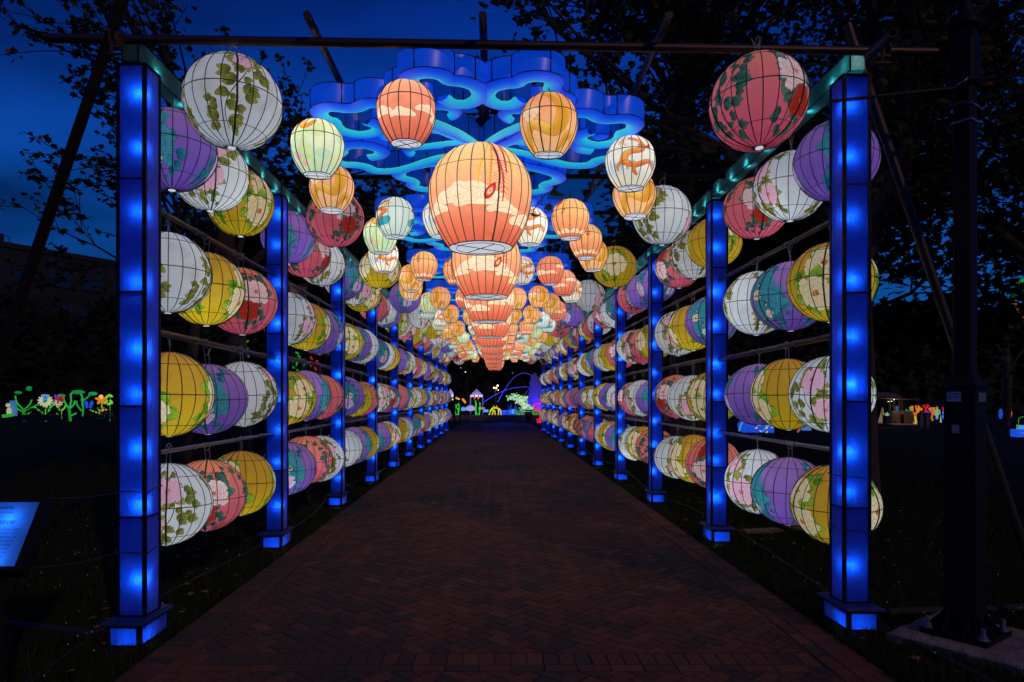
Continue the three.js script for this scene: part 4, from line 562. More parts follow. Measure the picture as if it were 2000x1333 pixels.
// ---------------------------------------------------------------- trees
const leafMat = new THREE.MeshPhysicalMaterial({ color: 0xffffff, roughness: 0.7, transmission: 0.25, thickness: 0, specularIntensity: 0.3 });
function tree(label, base, o) {
  // o: seed, h trunk height, r trunk radius, lean, spread, depth levels, leaf size, per tip, droop, aim (a bias for the limbs)
  const rand = rng(o.seed), segs = [], tips = [], t = thing('tree', label, 'tree', base, 0, o.group);
  const q = new THREE.Quaternion();
  function grow(p, dir, len, r, lev) {
    let a = p.clone(), d = dir.clone(), ra = r; const n = lev === 0 ? 5 : 4;
    for (let i = 0; i < n; i++) {
      d.add(V(rr(-1, 1, rand), rr(-0.6, 0.9, rand) - (o.droop || 0) * lev * 0.3, rr(-1, 1, rand)).multiplyScalar(lev === 0 ? 0.07 : 0.20)).normalize();
      const b = a.clone().addScaledVector(d, len / n), rb = Math.max(0.006, ra * (lev === 0 ? 0.92 : 0.80));
      segs.push([a, b, ra, rb, lev]);
      if (lev >= 1 && lev < o.levels) { const k = lev === 1 ? (i > 0 ? 2 : 0) : 1; for (let s = 0; s < k; s++) if (rand() < 0.85) branch(b, d, len * rr(0.42, 0.72, rand), rb * 0.62, lev + 1, rr(0.5, 1.05, rand)); }
      if (lev >= o.levels - 1) tips.push([b.clone(), lev]);
      a = b; ra = rb;
    }
    if (lev === 0) for (let i = 0; i < o.limbs; i++) branch(a.clone().addScaledVector(d, -rr(0, o.h * 0.28, rand)), d, o.spread * rr(0.75, 1.1, rand), ra * rr(0.5, 0.75, rand), 1, rr(0.45, 1.05, rand), i / o.limbs * 6.283 + rand());
    else if (lev < o.levels) branch(a, d, len * 0.6, ra, lev + 1, 0.3);
  }
  function branch(p, d, len, r, lev, ang, az = rand() * 6.283) {
    const s = V(1, 0, 0).cross(d).lengthSq() < 0.01 ? V(0, 0, 1) : V(1, 0, 0).cross(d).normalize(); s.applyAxisAngle(d, az);
    const nd = d.clone().multiplyScalar(Math.cos(ang)).addScaledVector(s, Math.sin(ang)); if (o.aim) nd.addScaledVector(o.aim, 0.35); nd.y += o.up ?? 0.08; grow(p, nd.normalize(), len, Math.max(0.008, r), lev);
  }
  grow(V(0, -0.1, 0), V(o.lean?.[0] || 0, 1, o.lean?.[1] || 0).normalize(), o.h, o.r, 0);
  const tr = segs.filter((s) => s[4] === 0).map(([a, b, r0, r1]) => rod(a, b, r0, r1 * 1.01, 12)), br = segs.filter((s) => s[4] > 0).map(([a, b, r0, r1, l]) => rod(a, b, r0, r1, l < 2 ? 8 : 5));
  obj('trunk', tr, M.bark, t); obj('branches', br, M.bark, t);
  const N = tips.length * o.per, im = new THREE.InstancedMesh(leafGeo, leafMat, N), d = new THREE.Object3D(), c = new THREE.Color(); let k = 0;
  for (const [p] of tips) { const dense = rand() < (o.gap ?? 0.2) ? 0.15 : 1; for (let i = 0; i < o.per; i++) {
    if (rand() > dense) continue; const R = o.cl * Math.cbrt(rand());
    d.position.set(p.x + rr(-1, 1, rand) * R, p.y + rr(-1, 0.7, rand) * R * 0.7, p.z + rr(-1, 1, rand) * R); d.rotation.set(rr(-0.9, 0.9, rand), rand() * 6.28, rr(-0.9, 0.9, rand)); d.scale.setScalar(o.leaf * rr(0.6, 1.25, rand)); d.updateMatrix(); im.setMatrixAt(k, d.matrix);
    const s = rr(0.55, 1.3, rand), y = rand() < (o.yellow ?? 0.06); im.setColorAt(k++, y ? c.setRGB(0.11 * s, 0.08 * s, 0.012) : c.setRGB(0.022 * s, 0.036 * s, 0.010 * s)); } }
  im.count = k; im.name = 'crown'; im.userData.kind = 'stuff'; im.castShadow = true; t.add(im); return t;
}
tree('sparse tree behind the left columns with branches reaching left and up', [-4.15, 0, -11.4], { seed: 11, h: 4.6, r: 0.19, limbs: 6, spread: 3.2, levels: 3, leaf: 0.11, per: 9, cl: 0.16, gap: 0.55, aim: V(-0.42, 0.22, 0.1), lean: [-0.02, 0.0] });
tree('slender tree behind the left columns with a few leafy twigs to the left', [-4.7, 0, -10.4], { seed: 141, h: 3.7, r: 0.10, limbs: 3, spread: 2.2, levels: 3, leaf: 0.105, per: 8, cl: 0.14, gap: 0.5, aim: V(-0.75, 0.05, 0.1), up: 0.0 });
tree('low dark tree farther back behind the left lantern wall', [-4.9, 0, -19], { seed: 37, h: 3.0, r: 0.24, limbs: 10, spread: 3.0, levels: 3, leaf: 0.2, per: 9, cl: 0.42, gap: 0.2, aim: V(0.2, 0, 0) });
tree('big dark plane tree with heavy limbs over the right columns', [5.2, 0, -9.8], { seed: 52, h: 4.6, r: 0.28, limbs: 10, spread: 4.2, levels: 3, leaf: 0.125, per: 11, cl: 0.32, gap: 0.3, aim: V(-0.2, 0.15, 0.2), yellow: 0.1 });
tree('tall tree with a thick straight trunk behind the ceiling lanterns on the right', [3.95, 0, -14.5], { seed: 68, h: 9.6, r: 0.24, limbs: 10, spread: 3.4, levels: 3, leaf: 0.15, per: 13, cl: 0.40, gap: 0.2, aim: V(-0.1, 0.0, 0.1) });
tree('wide dark tree beyond the lamp post at the far right', [9.4, 0, -11.5], { seed: 77, h: 3.6, r: 0.24, limbs: 11, spread: 3.9, levels: 3, leaf: 0.14, per: 13, cl: 0.38, gap: 0.22, aim: V(-0.2, 0.05, 0.15), yellow: 0.1 });
tree('dense dark tree behind the right lantern wall', [7.6, 0, -18], { seed: 86, h: 3.0, r: 0.28, limbs: 11, spread: 3.9, levels: 3, leaf: 0.24, per: 12, cl: 0.6, gap: 0.1, aim: V(-0.2, 0, 0) });
tree('broad dark tree behind the tail of the right lantern wall', [8.5, 0, -29], { seed: 93, h: 4.2, r: 0.3, limbs: 11, spread: 5.0, levels: 3, leaf: 0.34, per: 12, cl: 0.8, gap: 0.08, aim: V(-0.15, 0, 0) });
tree('broad dark tree behind the tail of the left lantern wall', [-8.2, 0, -31], { seed: 99, h: 3.6, r: 0.3, limbs: 11, spread: 4.6, levels: 3, leaf: 0.34, per: 12, cl: 0.8, gap: 0.08 });
{ // the dark wood that closes the park behind everything
  const rand = rng(505), N = 46000, im = new THREE.InstancedMesh(leafGeo, leafMat, N), d = new THREE.Object3D(), c = new THREE.Color();
  const clumps = []; for (let i = 0; i < 340; i++) { const x = -75 + 150 * rand(), z = 74 + rand() * 10, hgt = (6.5 + 5 * Math.abs(fbm(x * 0.06, 2, 5, 2)) + rand() * 2) * (Math.abs(x) < 14 ? 1.5 : x < -30 ? 1.3 : 1.35); clumps.push([x, hgt, z]); }
  for (let i = 0; i < N; i++) { const [x, h, z] = clumps[i % 340]; const f = rand(); d.position.set(x + rr(-2, 2, rand) * (1.2 - 0.6 * f), 0.3 + h * f, -z + rr(-1.5, 1.5, rand)); d.rotation.set(rr(0.6, 2.2, rand), rand() * 6.28, rr(-0.6, 0.6, rand)); d.scale.setScalar(rr(1.0, 2.0, rand)); d.updateMatrix(); im.setMatrixAt(i, d.matrix); const s = rr(0.5, 1.2, rand); im.setColorAt(i, c.setRGB(0.010 * s, 0.015 * s, 0.006 * s)); }
  im.name = 'far_wood'; tag(im, 'dark band of trees closing the park behind the lit displays', 'trees', null, 'stuff'); scene.add(im);
}

// ---------------------------------------------------------------- the building beyond the left trees
{
  const t = thing('flat_roofed_building', 'long dark flat-roofed building beyond the trees at the left', 'building', [-66.4, 0, -95.5], 1.02); t.scale.y = 0.905;
  const m = std([0.016, 0.018, 0.022], 0.9, { map: T.concrete }); obj('wall', box(62, 23.0, 16, 0, 11.5, 0), m, t);
  obj('roof', [box(62.4, 0.7, 16.4, 0, 23.3, 0), box(30, 0.9, 10, 12, 24.05, -1)], std([0.012, 0.014, 0.017], 0.9), t);
  const u = new THREE.Group(); u.name = 'rooftop_unit'; u.position.set(-5.5, 23.6, 5); t.add(u);
  obj('unit_body', [box(3.4, 1.6, 2.2, 0, 0.8, 0), box(4.6, 0.5, 2.6, 0.3, 0.25, 0), new THREE.CylinderGeometry(0.8, 1.1, 1.0, 8).translate(-0.1, 2.1, 0)], std([0.012, 0.014, 0.017], 0.8), u); obj('rail', [rod(V(1.6, 1.4, 0.5), V(2.6, 1.4, 0.5), 0.06), rod(V(2.6, 0, 0.5), V(2.6, 1.4, 0.5), 0.06)], M.dark, u);
  const wm = new THREE.MeshStandardMaterial({ color: new THREE.Color().setRGB(0.01, 0.014, 0.022), roughness: 0.15 });
  for (let r = 0; r < 4; r++) for (let k = 0; k < 14; k++) { const w = obj('window', box(3.0, 2.2, 0.16, -28 + k * 4.3, 4.5 + r * 5, 8.0), wm, t); if (r > 1) obj('frame', [box(3.2, 0.14, 0.24, -28 + k * 4.3, 3.35 + r * 5, 8.02), box(0.1, 2.1, 0.22, -28 + k * 4.3, 4.5 + r * 5, 8.02)], M.dark, w); }
}

// ---------------------------------------------------------------- lit displays far off in the park
const C = { green: [0.03, 0.55, 0.04], lime: [0.25, 0.75, 0.05], deep: [0.01, 0.28, 0.05], white: [0.85, 0.85, 0.55], red: [0.9, 0.02, 0.02], orange: [0.95, 0.30, 0.02], amber: [0.95, 0.5, 0.12], yellow: [0.85, 0.75, 0.02], blue: [0.01, 0.10, 0.9], sky: [0.10, 0.42, 0.95], teal: [0.02, 0.5, 0.42], lilac: [0.42, 0.40, 0.9], violet: [0.25, 0.05, 0.7], pink: [0.85, 0.2, 0.35], mint: [0.35, 0.8, 0.5] };
const gm = {}; const GM = (k, s = 0.8) => gm[k + s] ??= glow(C[k], s, 0.5);
const sc = (z) => z / FOC;                                // metres per photograph pixel at a depth
function displayAt(name, label, cat, px, py, z, group) { const p = at(px, py, z); return thing(name, label, cat, [p.x, Math.max(0, p.y), p.z], 0, group); }
function stems(t, list, u, mat, r0 = 1.6) { return obj('stem', list.map(([x0, y0, x1, y1, b = 0]) => tube([V(x0 * u, y0 * u, 0), V((x0 + x1) / 2 * u + b * u, (y0 + y1) / 2 * u + Math.abs(b) * 0.3 * u, 0.02), V(x1 * u, y1 * u, 0.04)], r0 * u, 8, 6)), mat, t); }
function petals(t, n, x, y, r, rx, ry, u, mat, name = 'petal') { for (let i = 0; i < n; i++) { const a = i / n * 6.283; obj(name, ball(0, 0, 0, 1, rx * u, ry * u, rx * u * 0.5, 8).translate(0, r * u, 0).rotateZ(a).scale(1, 0.8, 1).translate(x * u, y * u, 0.12), mat, t); } }
const gz = 48.5, gy = 824;
{
  const gr = 'giant lit garden flowers', u = sc(gz);
  const plant = (label, px, parts) => { const t = displayAt('giant_lit_flower', label, 'lit flower', px, gy, gz, gr); parts(t); return t; };
  plant('giant lit green bud plant with strap leaves, beside the leaning pole', 46, (t) => { stems(t, [[0, 0, 0, 24]], u, GM('green', 0.3), 3.0); stems(t, [[0, 22, -16, 50, -6], [0, 22, 16, 42, 4], [0, 20, 30, 34, 4], [0, 18, -14, 26, -2], [2, 12, 14, 18, 2]], u, GM('green', 0.5), 1.4); obj('bud', [ball(-11 * u, 56 * u, 0, 6 * u, 1.3, 0.5, 0.6), ball(10 * u, 64 * u, 0, 6 * u, 1, 0.8, 0.6)], GM('deep', 0.6), t); });
  plant('giant lit white daisy on a green stem', 89, (t) => { stems(t, [[0, 0, 1, 36]], u, GM('lime', 0.5), 1.8); stems(t, [[0, 12, -22, 28, 0], [1, 22, 16, 34, 3], [0, 16, 10, 26, 2]], u, GM('green', 0.9), 1.3); petals(t, 13, 1, 40, 9.5, 2.6, 6.5, u, GM('white', 0.5)); obj('flower_heart', ball(1 * u, 39 * u, 0.2, 3 * u), GM('deep', 0.7), t); });
  plant('giant lit cream daisy with a dark red bloom behind it', 119, (t) => { stems(t, [[0, 4, 0, 24], [0, 20, -9, 34, -2], [0, 20, 10, 32, 2], [0, 8, -8, 16, -2]], u, GM('lime', 0.5), 1.5); petals(t, 9, -4, 36, 6, 2, 4.5, u, GM('white', 0.35)); petals(t, 7, -1, 44, 5, 2.6, 5, u, GM('red', 0.25)); });
  plant('giant lit green bell plant with drooping caps', 137, (t) => { stems(t, [[0, 0, -2, 26]], u, GM('green', 0.32), 2.6); stems(t, [[-2, 24, -14, 50, -3], [-2, 24, 1, 54, 2], [-2, 24, 10, 40, 3], [-2, 10, 12, 16, 2], [1, 54, 16, 58, 2], [18, 58, 24, 30, 3]], u, GM('deep', 1.2), 1.5); obj('cap', [ball(-18 * u, 50 * u, 0, 8 * u, 1, 0.45, 0.7), ball(15 * u, 57 * u, 0, 12 * u, 1.1, 0.35, 0.7)], GM('deep', 0.7), t); });
  plant('giant lit green reed with a hanging cap beside a blue butterfly', 161, (t) => { stems(t, [[0, 10, -2, 44, 2], [0, 40, 16, 54, 3], [-2, 20, -12, 40, -3]], u, GM('deep', 0.9), 1.5); obj('cap', ball(20 * u, 54 * u, 0, 9 * u, 1, 0.4, 0.6), GM('deep', 0.9), t); });
  plant('giant lit orange lily on a green stem', 198, (t) => { stems(t, [[0, 14, 1, 40], [0, 14, -22, 22, -4], [0, 16, -8, 26]], u, GM('lime', 0.5), 1.4); petals(t, 5, 1, 42, 6, 3.4, 7, u, GM('orange', 0.6)); obj('flower_heart', ball(2 * u, 48 * u, 0.2, 4 * u), GM('amber', 0.9), t); });
  const fly = (label, px, py, k, s) => { const t = displayAt('lit_butterfly', label, 'lit butterfly', px, py, gz - 0.6, 'lit butterflies over the garden'); for (const q of [-1, 1]) { obj('wing', [ball(q * 4 * u * s, 2 * u * s, 0, 4 * u * s, 0.8, 1.3, 0.3).rotateZ(-q * 0.25), ball(q * 3 * u * s, -4 * u * s, 0, 3 * u * s, 0.8, 1.1, 0.3)], GM(k, 0.6), t); } obj('body', ball(0, 0, 0, 1.2 * u * s, 0.8, 4, 0.8), M.dark, t); };
  fly('lit blue butterfly hovering by the hanging green cap', 173, 790, 'blue', 1.15); fly('lit pale blue butterfly behind the white daisy', 88, 776, 'sky', 0.9); fly('lit violet butterfly above the dark red bloom', 110, 775, 'violet', 0.6);
  const os = displayAt('lit_orange_bloom', 'small lit orange tulip low beside the shrub', 'lit flower', 204, 808, gz, gr); petals(os, 5, 0, 6, 3, 2.2, 4, u, GM('orange', 0.9)); stems(os, [[0, -6, 0, 4]], u, GM('green', 0.6), 1);
  const bl = displayAt('lit_leaf_spray', 'lit bright green leaf spray next to the left column', 'lit leaves', 214, gy, gz, gr); stems(bl, [[0, 0, 1, 48]], u, GM('deep', 0.6), 1); for (const [x, y, a] of [[-4, 48, 0.6], [3, 50, -0.5], [-6, 38, 0.9], [4, 38, -0.9], [0, 34, 0.2]]) obj('leaf', ball(0, 0, 0, 5 * u, 1, 0.5, 0.4, 8).rotateZ(a).translate(x * u, y * u, 0.1), GM('lime', 0.7), bl);
  const sh = displayAt('round_shrub', 'low dark clipped shrub beside the orange lily', 'shrub', 208, gy, gz - 0.8); { const l = [], r = rng(9); for (let i = 0; i < 160; i++) { const a = r() * 6.28, e = r() * 1.5; l.push(new THREE.CircleGeometry(0.09, 5).rotateX(r() * 3).rotateY(r() * 6).translate(Math.cos(a) * Math.sin(e) * 0.6, 0.1 + Math.cos(e) * 0.62, Math.sin(a) * Math.sin(e) * 0.5)); } tag(obj('foliage', l, std([0.04, 0.09, 0.05], 0.8), sh), null, null, null, 'stuff'); }
  const wt = displayAt('lit_snowy_tent', 'lit white and blue figure panel behind the leaning pole', 'display', 17, 816, gz, null); obj('white_body', [ball(0, 12 * u, 0, 6 * u, 0.8, 1.3, 0.6), ball(-2 * u, 24 * u, 0, 4 * u)], GM('white', 0.4), wt); obj('blue_back', box(12 * u, 30 * u, 0.2, 3 * u, 18 * u, -0.3), GM('sky', 0.25), wt); obj('green_band', box(17 * u, 6 * u, 0.3, 0, 4 * u, 0.1).rotateZ(0.15), GM('green', 0.5), wt);
  for (const [px, s] of [[68, 1], [96, 0.9], [188, 1]]) { const b = displayAt('park_bench', ['empty dark slatted bench', 'dark slatted bench', 'dark bench'][px === 68 ? 0 : px === 96 ? 1 : 2] + (px === 68 ? ' left of the white daisy' : px === 96 ? ' right of the white daisy' : ' in front of the orange lily'), 'bench', px, gy - 1, gz - 2, 'benches before the lit garden'); for (let i = 0; i < 7; i++) obj('slat', box(0.05, 0.42, 0.03, -0.66 + i * 0.22, 0.62, -0.15), M.dark, b); obj('rail', [box(1.5, 0.05, 0.04, 0, 0.84, -0.15), box(1.5, 0.04, 0.4, 0, 0.42, 0.05)], M.dark, b); for (const q of [-1, 1]) obj('leg', box(0.05, 0.42, 0.4, q * 0.7, 0.21, 0.05), M.dark, b); }
}
{ // centre, at the end of the path
  const z = 51, u = sc(z), gr = 'lit displays at the end of the path';
  struct('end_wall', new THREE.BoxGeometry(26, 0.42, 0.5).translate(0.5, 0.19, -50), std([0.12, 0.12, 0.13], 0.9, { map: T.concrete }));
  const g = (n, l, c, px, py, zz = z) => displayAt(n, l, c, px, py, zz, null);
  const reed = (l, px, h) => { const t = g('lit_reeds', l, 'lit reeds', px, 812); stems(t, [[-3, 0, -3, h], [0, 0, -1, h * 0.8, -2], [4, 0, 5, h * 0.9, 1], [2, 0, 3, h * 0.5, 2]], u, GM('green', 0.95), 1.0); return t; };
  const r1 = reed('lit green reeds with a curled leaf beside the dark post', 891, 27); obj('curl', new THREE.TorusGeometry(3.2 * u, 0.8 * u, 6, 18).scale(0.8, 1.3, 1).translate(3 * u, 17 * u, 0), GM('green', 0.95), r1);
  const r2 = reed('tall lit green reeds topped with two red cattails', 932, 29); for (const [x, y] of [[-5, 36], [2, 36]]) obj('cattail', ball(x * u, y * u, 0, 2.1 * u, 0.9, 2.3, 0.9), GM('orange', 0.45), r2); stems(r2, [[-5, 28, -5, 32], [2, 28, 2, 33]], u, GM('red', 0.3), 0.5);
  const lot = (l, px, k, s, py = 803) => { const t = g('lit_lotus', l, 'lit flower', px, py); for (let i = 0; i < 9; i++) { const a = (i - 4) / 4 * 1.2; obj('petal', ball(0, 0, 0, 1.3 * u * s, 1, 4, 0.6, 8).translate(0, 5 * u * s, 0).rotateZ(a), GM(k, 0.75), t); } };
  lot('lit lilac lotus between the two reed clumps', 919, 'lilac', 1.15); lot('lit pale blue lotus left of the lilac one', 905, 'sky', 0.8); lot('lit blue star flower under the white tree', 1002, 'sky', 1.0, 809);
  const b = g('lit_sign_box', 'lit pale blue box sign near the yellow crab', 'lit sign', 949, 803); obj('sign_face', box(9.5 * u, 4.5 * u, 0.3, 0, 0, 0), GM('sky', 0.9), b); obj('sign_post', box(1.2 * u, 8 * u, 0.2, 0, -6 * u, -0.05), M.dark, b); obj('sign_rim', [box(10.5 * u, 0.7 * u, 0.34, 0, 2.6 * u, 0), box(10.5 * u, 0.7 * u, 0.34, 0, -2.6 * u, 0)], GM('blue', 0.6), b);
  const cr = g('lit_crab', 'lit yellow arched crab figure before the wall', 'lit figure', 967, 811); obj('shell', tube([V(-9 * u, 8 * u, 0), V(-5 * u, 13 * u, 0), V(0, 14 * u, 0), V(7 * u, 12 * u, 0), V(10 * u, 8 * u, 0)], 1.5 * u, 20, 8), GM('yellow', 0.75), cr); for (const [x, x2] of [[-12, -9], [-6, -4], [0, -2], [11, 10], [6, 6]]) obj('leg', tube([V(x2 * u, 10 * u, 0), V((x + x2) / 2 * u + 0.8 * u, 5 * u, 0.1), V(x * u, 0, 0)], 1.2 * u, 8, 6), GM('yellow', 0.65), cr); obj('eye', [ball(-3 * u, 17 * u, 0, 1.2 * u), ball(3 * u, 17 * u, 0, 1.2 * u)], GM('amber', 0.7), cr);
  for (const [px, w] of [[938, 6], [944, 5]]) { const p = g('lit_pumpkin', (w > 5 ? 'larger' : 'smaller') + ' dim amber pumpkin lamp beside the cattail reeds', 'lit pumpkin', px, 798, z + 0.6); for (let i = 0; i < 5; i++) obj('rib', ball((i - 2) * w * 0.18 * u, 0, 0, w * 0.42 * u, 0.55, 1, 0.7), GM('amber', 0.35), p); }
  // white blossom tree
  const wt = g('lit_blossom_tree', 'lit tree of white and green blossoms beside the fountain', 'lit tree', 1012, 812); stems(wt, [[-6, 0, 0, 24, 2], [0, 22, -16, 34, -2], [0, 22, 10, 36, 2], [8, 10, 24, 20, 2]], u, std([0.05, 0.035, 0.02], 0.9), 1.1);
  const rB = rng(61), cl = { white: [], mint: [], green: [] }; for (let i = 0; i < 420; i++) { const k = rB(), c = k < 0.42 ? [6, 30, 12, 8] : k < 0.66 ? [-8, 36, 14, 6] : [16, 14, 14, 8]; const x = c[0] + (rB() + rB() - 1) * c[2] * 1.2, y = c[1] + (rB() + rB() - 1) * c[3] * 1.3; const q = rB(); cl[q < 0.5 ? 'white' : q < 0.75 ? 'mint' : 'green'].push(ball(x * u, y * u, (rB() - 0.5) * 0.9, (0.9 + rB() * 1.0) * u, 1, 0.8, 0.7, 5)); }
  for (const k of Object.keys(cl)) tag(obj('blossoms', cl[k], GM(k, 0.7), wt), null, null, null, 'stuff');
  const bu = g('lit_bush', 'low lit green bushes at the foot of the white blossom tree', 'lit bush', 1030, 812, z - 0.7), lb = { green: [], mint: [], lime: [] }; for (let i = 0; i < 260; i++) { const x = (rB() - 0.45) * 52, y = rB() * (13 - Math.abs(x) * 0.2); lb[pick(['green', 'mint', 'lime'], rB)].push(ball(x * u, Math.max(0.3, y) * u, (rB() - 0.5) * 0.7, (0.7 + rB() * 0.7) * u, 1.2, 0.7, 0.7, 5)); } for (const k of Object.keys(lb)) tag(obj('foliage', lb[k], GM(k, 0.3), bu), null, null, null, 'stuff');
  const cy = g('lit_crystals', 'lit blue crystal spires in front of the white tree', 'lit crystals', 1000, 812, z - 0.4); for (const [x, h] of [[-6, 22], [-2, 26], [6, 27], [9, 20], [20, 24]]) obj('spire', new THREE.ConeGeometry(2 * u, h * u, 6).translate(x * u, h * u / 2, 0), GM(x > 15 ? 'sky' : 'blue', 0.6), cy);
  // fountain: jets that arc over, and the violet spray, lit by a lamp at its foot
  const f = g('fountain', 'fountain with blue jets arcing into a violet spray', 'fountain', 1040, 812, z + 3), fu = sc(z + 3), water = new THREE.MeshPhysicalMaterial({ color: new THREE.Color(0.42, 0.42, 0.5), transmission: 0.5, thickness: 0, roughness: 1 });
  const jet = (pts, r) => obj('water_jet', tube(pts.map(([x, y, q = 0]) => V((x - 1040) * fu, (812 - y) * fu, q)), r * fu, 60, 6), water, f);
  jet([[938, 791], [965, 773], [992, 761], [1018, 756.5], [1040, 756]], 0.75); jet([[972, 786], [988, 758], [1004, 738], [1018, 730], [1026, 729], [1038, 734], [1052, 744]], 0.85); jet([[1018, 781], [1030, 765], [1044, 752], [1060, 746]], 0.8);
  const dr = new THREE.InstancedMesh(new THREE.IcosahedronGeometry(0.035, 0), water, 5200), d = new THREE.Object3D(), rf = rng(18); for (let i = 0; i < 5200; i++) { const q = Math.pow(rf(), 0.7), w = 4 + q * 26, x = 1042 + (rf() + rf() + rf() - 1.3) * w * 0.9 + q * 9, y = 734 + q * 66 + (rf() - 0.5) * 14; d.position.set((x - 1040) * fu, (812 - y) * fu, (rf() - 0.5) * (0.4 + q * 1.6)); d.scale.setScalar(0.5 + rf() * 1.2); d.rotation.set(rf() * 6, rf() * 6, 0); d.updateMatrix(); dr.setMatrixAt(i, d.matrix); } dr.name = 'spray'; dr.userData.kind = 'stuff'; f.add(dr);
  obj('basin', [new THREE.CylinderGeometry(2.6, 2.7, 0.4, 28).translate(0, 0.2, 0)], M.concrete, f); obj('lamp_lens', ball(6 * fu, 0.46, 0.9, 0.09), glow([0.2, 0.1, 1], 2), f);
  lamp(f, new THREE.Color(0.05, 0.01, 1), 40, 14 * fu, 0.7, 1.6, 6); lamp(f, new THREE.Color(0.002, 0.03, 1), 34, -60 * fu, 0.9, 1.4, 6);
  // red bracket figure, bin, stones, tents, posts, park lamps
  const rd = g('lit_red_numeral', 'lit red angular figure beside the last right column', 'lit figure', 1050, 826, 44), ru = sc(44); obj('bar', [box(15 * ru, 3 * ru, 0.3, 0, 36.5 * ru, 0), box(3.4 * ru, 10 * ru, 0.3, -5.8 * ru, 30 * ru, 0), box(13 * ru, 3.4 * ru, 0.3, 1 * ru, 25 * ru, 0), box(4 * ru, 24 * ru, 0.3, 5.5 * ru, 13 * ru, 0), box(9 * ru, 3 * ru, 0.3, 2.5 * ru, 6 * ru, 0.02), box(8 * ru, 3 * ru, 0.3, 3 * ru, 1 * ru, 0)], GM('red', 0.85), rd);
  const bn = g('litter_bin', 'dark square litter bin at the right end of the path', 'bin', 1032, 825, 45), bu2 = sc(45); obj('bin_body', box(14 * bu2, 20 * bu2, 0.46, 0, 10 * bu2, 0), M.dark, bn); obj('bin_lid', box(15.5 * bu2, 2.2 * bu2, 0.52, 0, 22.4 * bu2, 0), M.blackmetal, bn); obj('bin_opening', box(9 * bu2, 2 * bu2, 0.02, 0, 17.5 * bu2, 0.24), std([0.1, 0.1, 0.1]), bn);
  [[909, 9, 7], [917, 5, 8], [893, 5, 5], [949, 7, 6]].forEach(([px, w, h], i) => { const s = g('stone_block', ['long pale', 'upright pale', 'small grey', 'lone grey'][i] + ' stone block at the far left end of the path', 'stone block', px, 826, 46); obj('block', new THREE.BoxGeometry(w * sc(46), h * sc(46), 0.4, 3, 3, 3).translate(0, h * sc(46) / 2, 0), M.concrete, s); });
  [[927, 796, 25, 'larger'], [880, 772, 16, 'smaller']].forEach(([px, py, w, n]) => { const t = g('market_tent', n + ' pale peaked tent behind the reeds', 'tent', px + (n === 'larger' ? 4 : 0), 812, 56), q = sc(56), W = w * q / 2; const rg = facet(new THREE.ConeGeometry(W * 1.41, 13 * q, 4, 1).rotateY(Math.PI / 4).translate(0, 46 * q, 0)); obj('canopy', [rg, box(W * 2, 4 * q, W * 2, 0, 38 * q, 0)], std([0.55, 0.52, 0.55], 0.9), t); for (const a of [-1, 1]) for (const c of [-1, 1]) obj('leg', box(0.06, 38 * q, 0.06, a * W * 0.96, 19 * q, c * W * 0.96), M.zinc, t); lamp(t, new THREE.Color(0.85, 0.8, 1), 2.5, 0, 1.4, W + 0.6, 3); });
  [[887.5, 748, 3.4], [899, 760, 2.8]].forEach(([px, py, w], i) => { const t = g('dark_post', (i ? 'thinner' : 'thicker') + ' dark post standing before the lit reeds', 'post', px, 829, 43), q = sc(43); obj('shaft', box(w * q, (829 - py) * q, w * q, 0, (829 - py) * q / 2, 0), M.dark, t); obj('cap', [box(w * q * 1.6, 1.5 * q, w * q * 1.6, 0, (829.5 - py) * q, 0)], M.dark, t); });
  const sl = g('string_lights', 'short string of warm bulbs by the left tent', 'string lights', 886, 778, 52), us = sc(52); obj('cord', tube([V(-10 * us, 2 * us, 0), V(-3 * us, -2 * us, 0), V(5 * us, 1 * us, 0), V(11 * us, -2 * us, 0)], 0.01, 20, 4), M.dark, sl); for (const [x, y] of [[-9, 1.4], [-6, -0.4], [-2, -1.8], [2, 0], [6, 1.2], [10, -1]]) obj('bulb', ball(x * us, y * us - 0.04, 0, 0.055), GM('amber', 1.6), sl);
  [[906, 783], [908, 786], [904, 781], [892, 778]].forEach(([px, py], i) => { const t = g('red_paper_lantern', ['middle', 'lowest', 'upper', 'lone left'][i] + ' small orange paper lantern hanging near the reeds', 'lantern', px, py, 51.5); obj('shade', ball(0, 0, 0, 0.085, 1, 1.25, 1), GM('orange', 0.8), t); obj('rim', [new THREE.CylinderGeometry(0.04, 0.04, 0.02, 8).translate(0, 0.1, 0), new THREE.CylinderGeometry(0.04, 0.04, 0.02, 8).translate(0, -0.1, 0)], M.dark, t); });
  const pl = g('park_lamp', 'distant park lamp with a cluster of warm globes', 'lamp', 968, 812, 66), pu = sc(66); obj('mast', rod(V(0, 0, 0), V(0, 56 * pu, 0), 0.06), M.dark, pl); for (const [x, y, r] of [[-3, 53.5, 1.7], [1.2, 53, 1.6], [4, 57.5, 1.9], [5, 49, 0.9]]) obj('globe', ball(x * pu, y * pu, 0, r * pu), glow([1, 0.72, 0.42], 3.2), pl); lamp(pl, new THREE.Color(1, 0.75, 0.5), 4, 0, 53 * pu, 0.5, 8);
  [[900, 719, 0.8], [909, 727, 1.4], [1001, 729, 0.6]].forEach(([px, py, r], i) => { const t = g('far_window_light', ['faint', 'bright', 'tiny'][i] + ' far warm light glimpsed through dark trees above the tents', 'light', px, py, 70); obj('glow_face', ball(0, 0, 0, r * sc(70), 1, 0.8, 0.5, 6), glow([1, 0.8, 0.6], 1.2), t); });
}
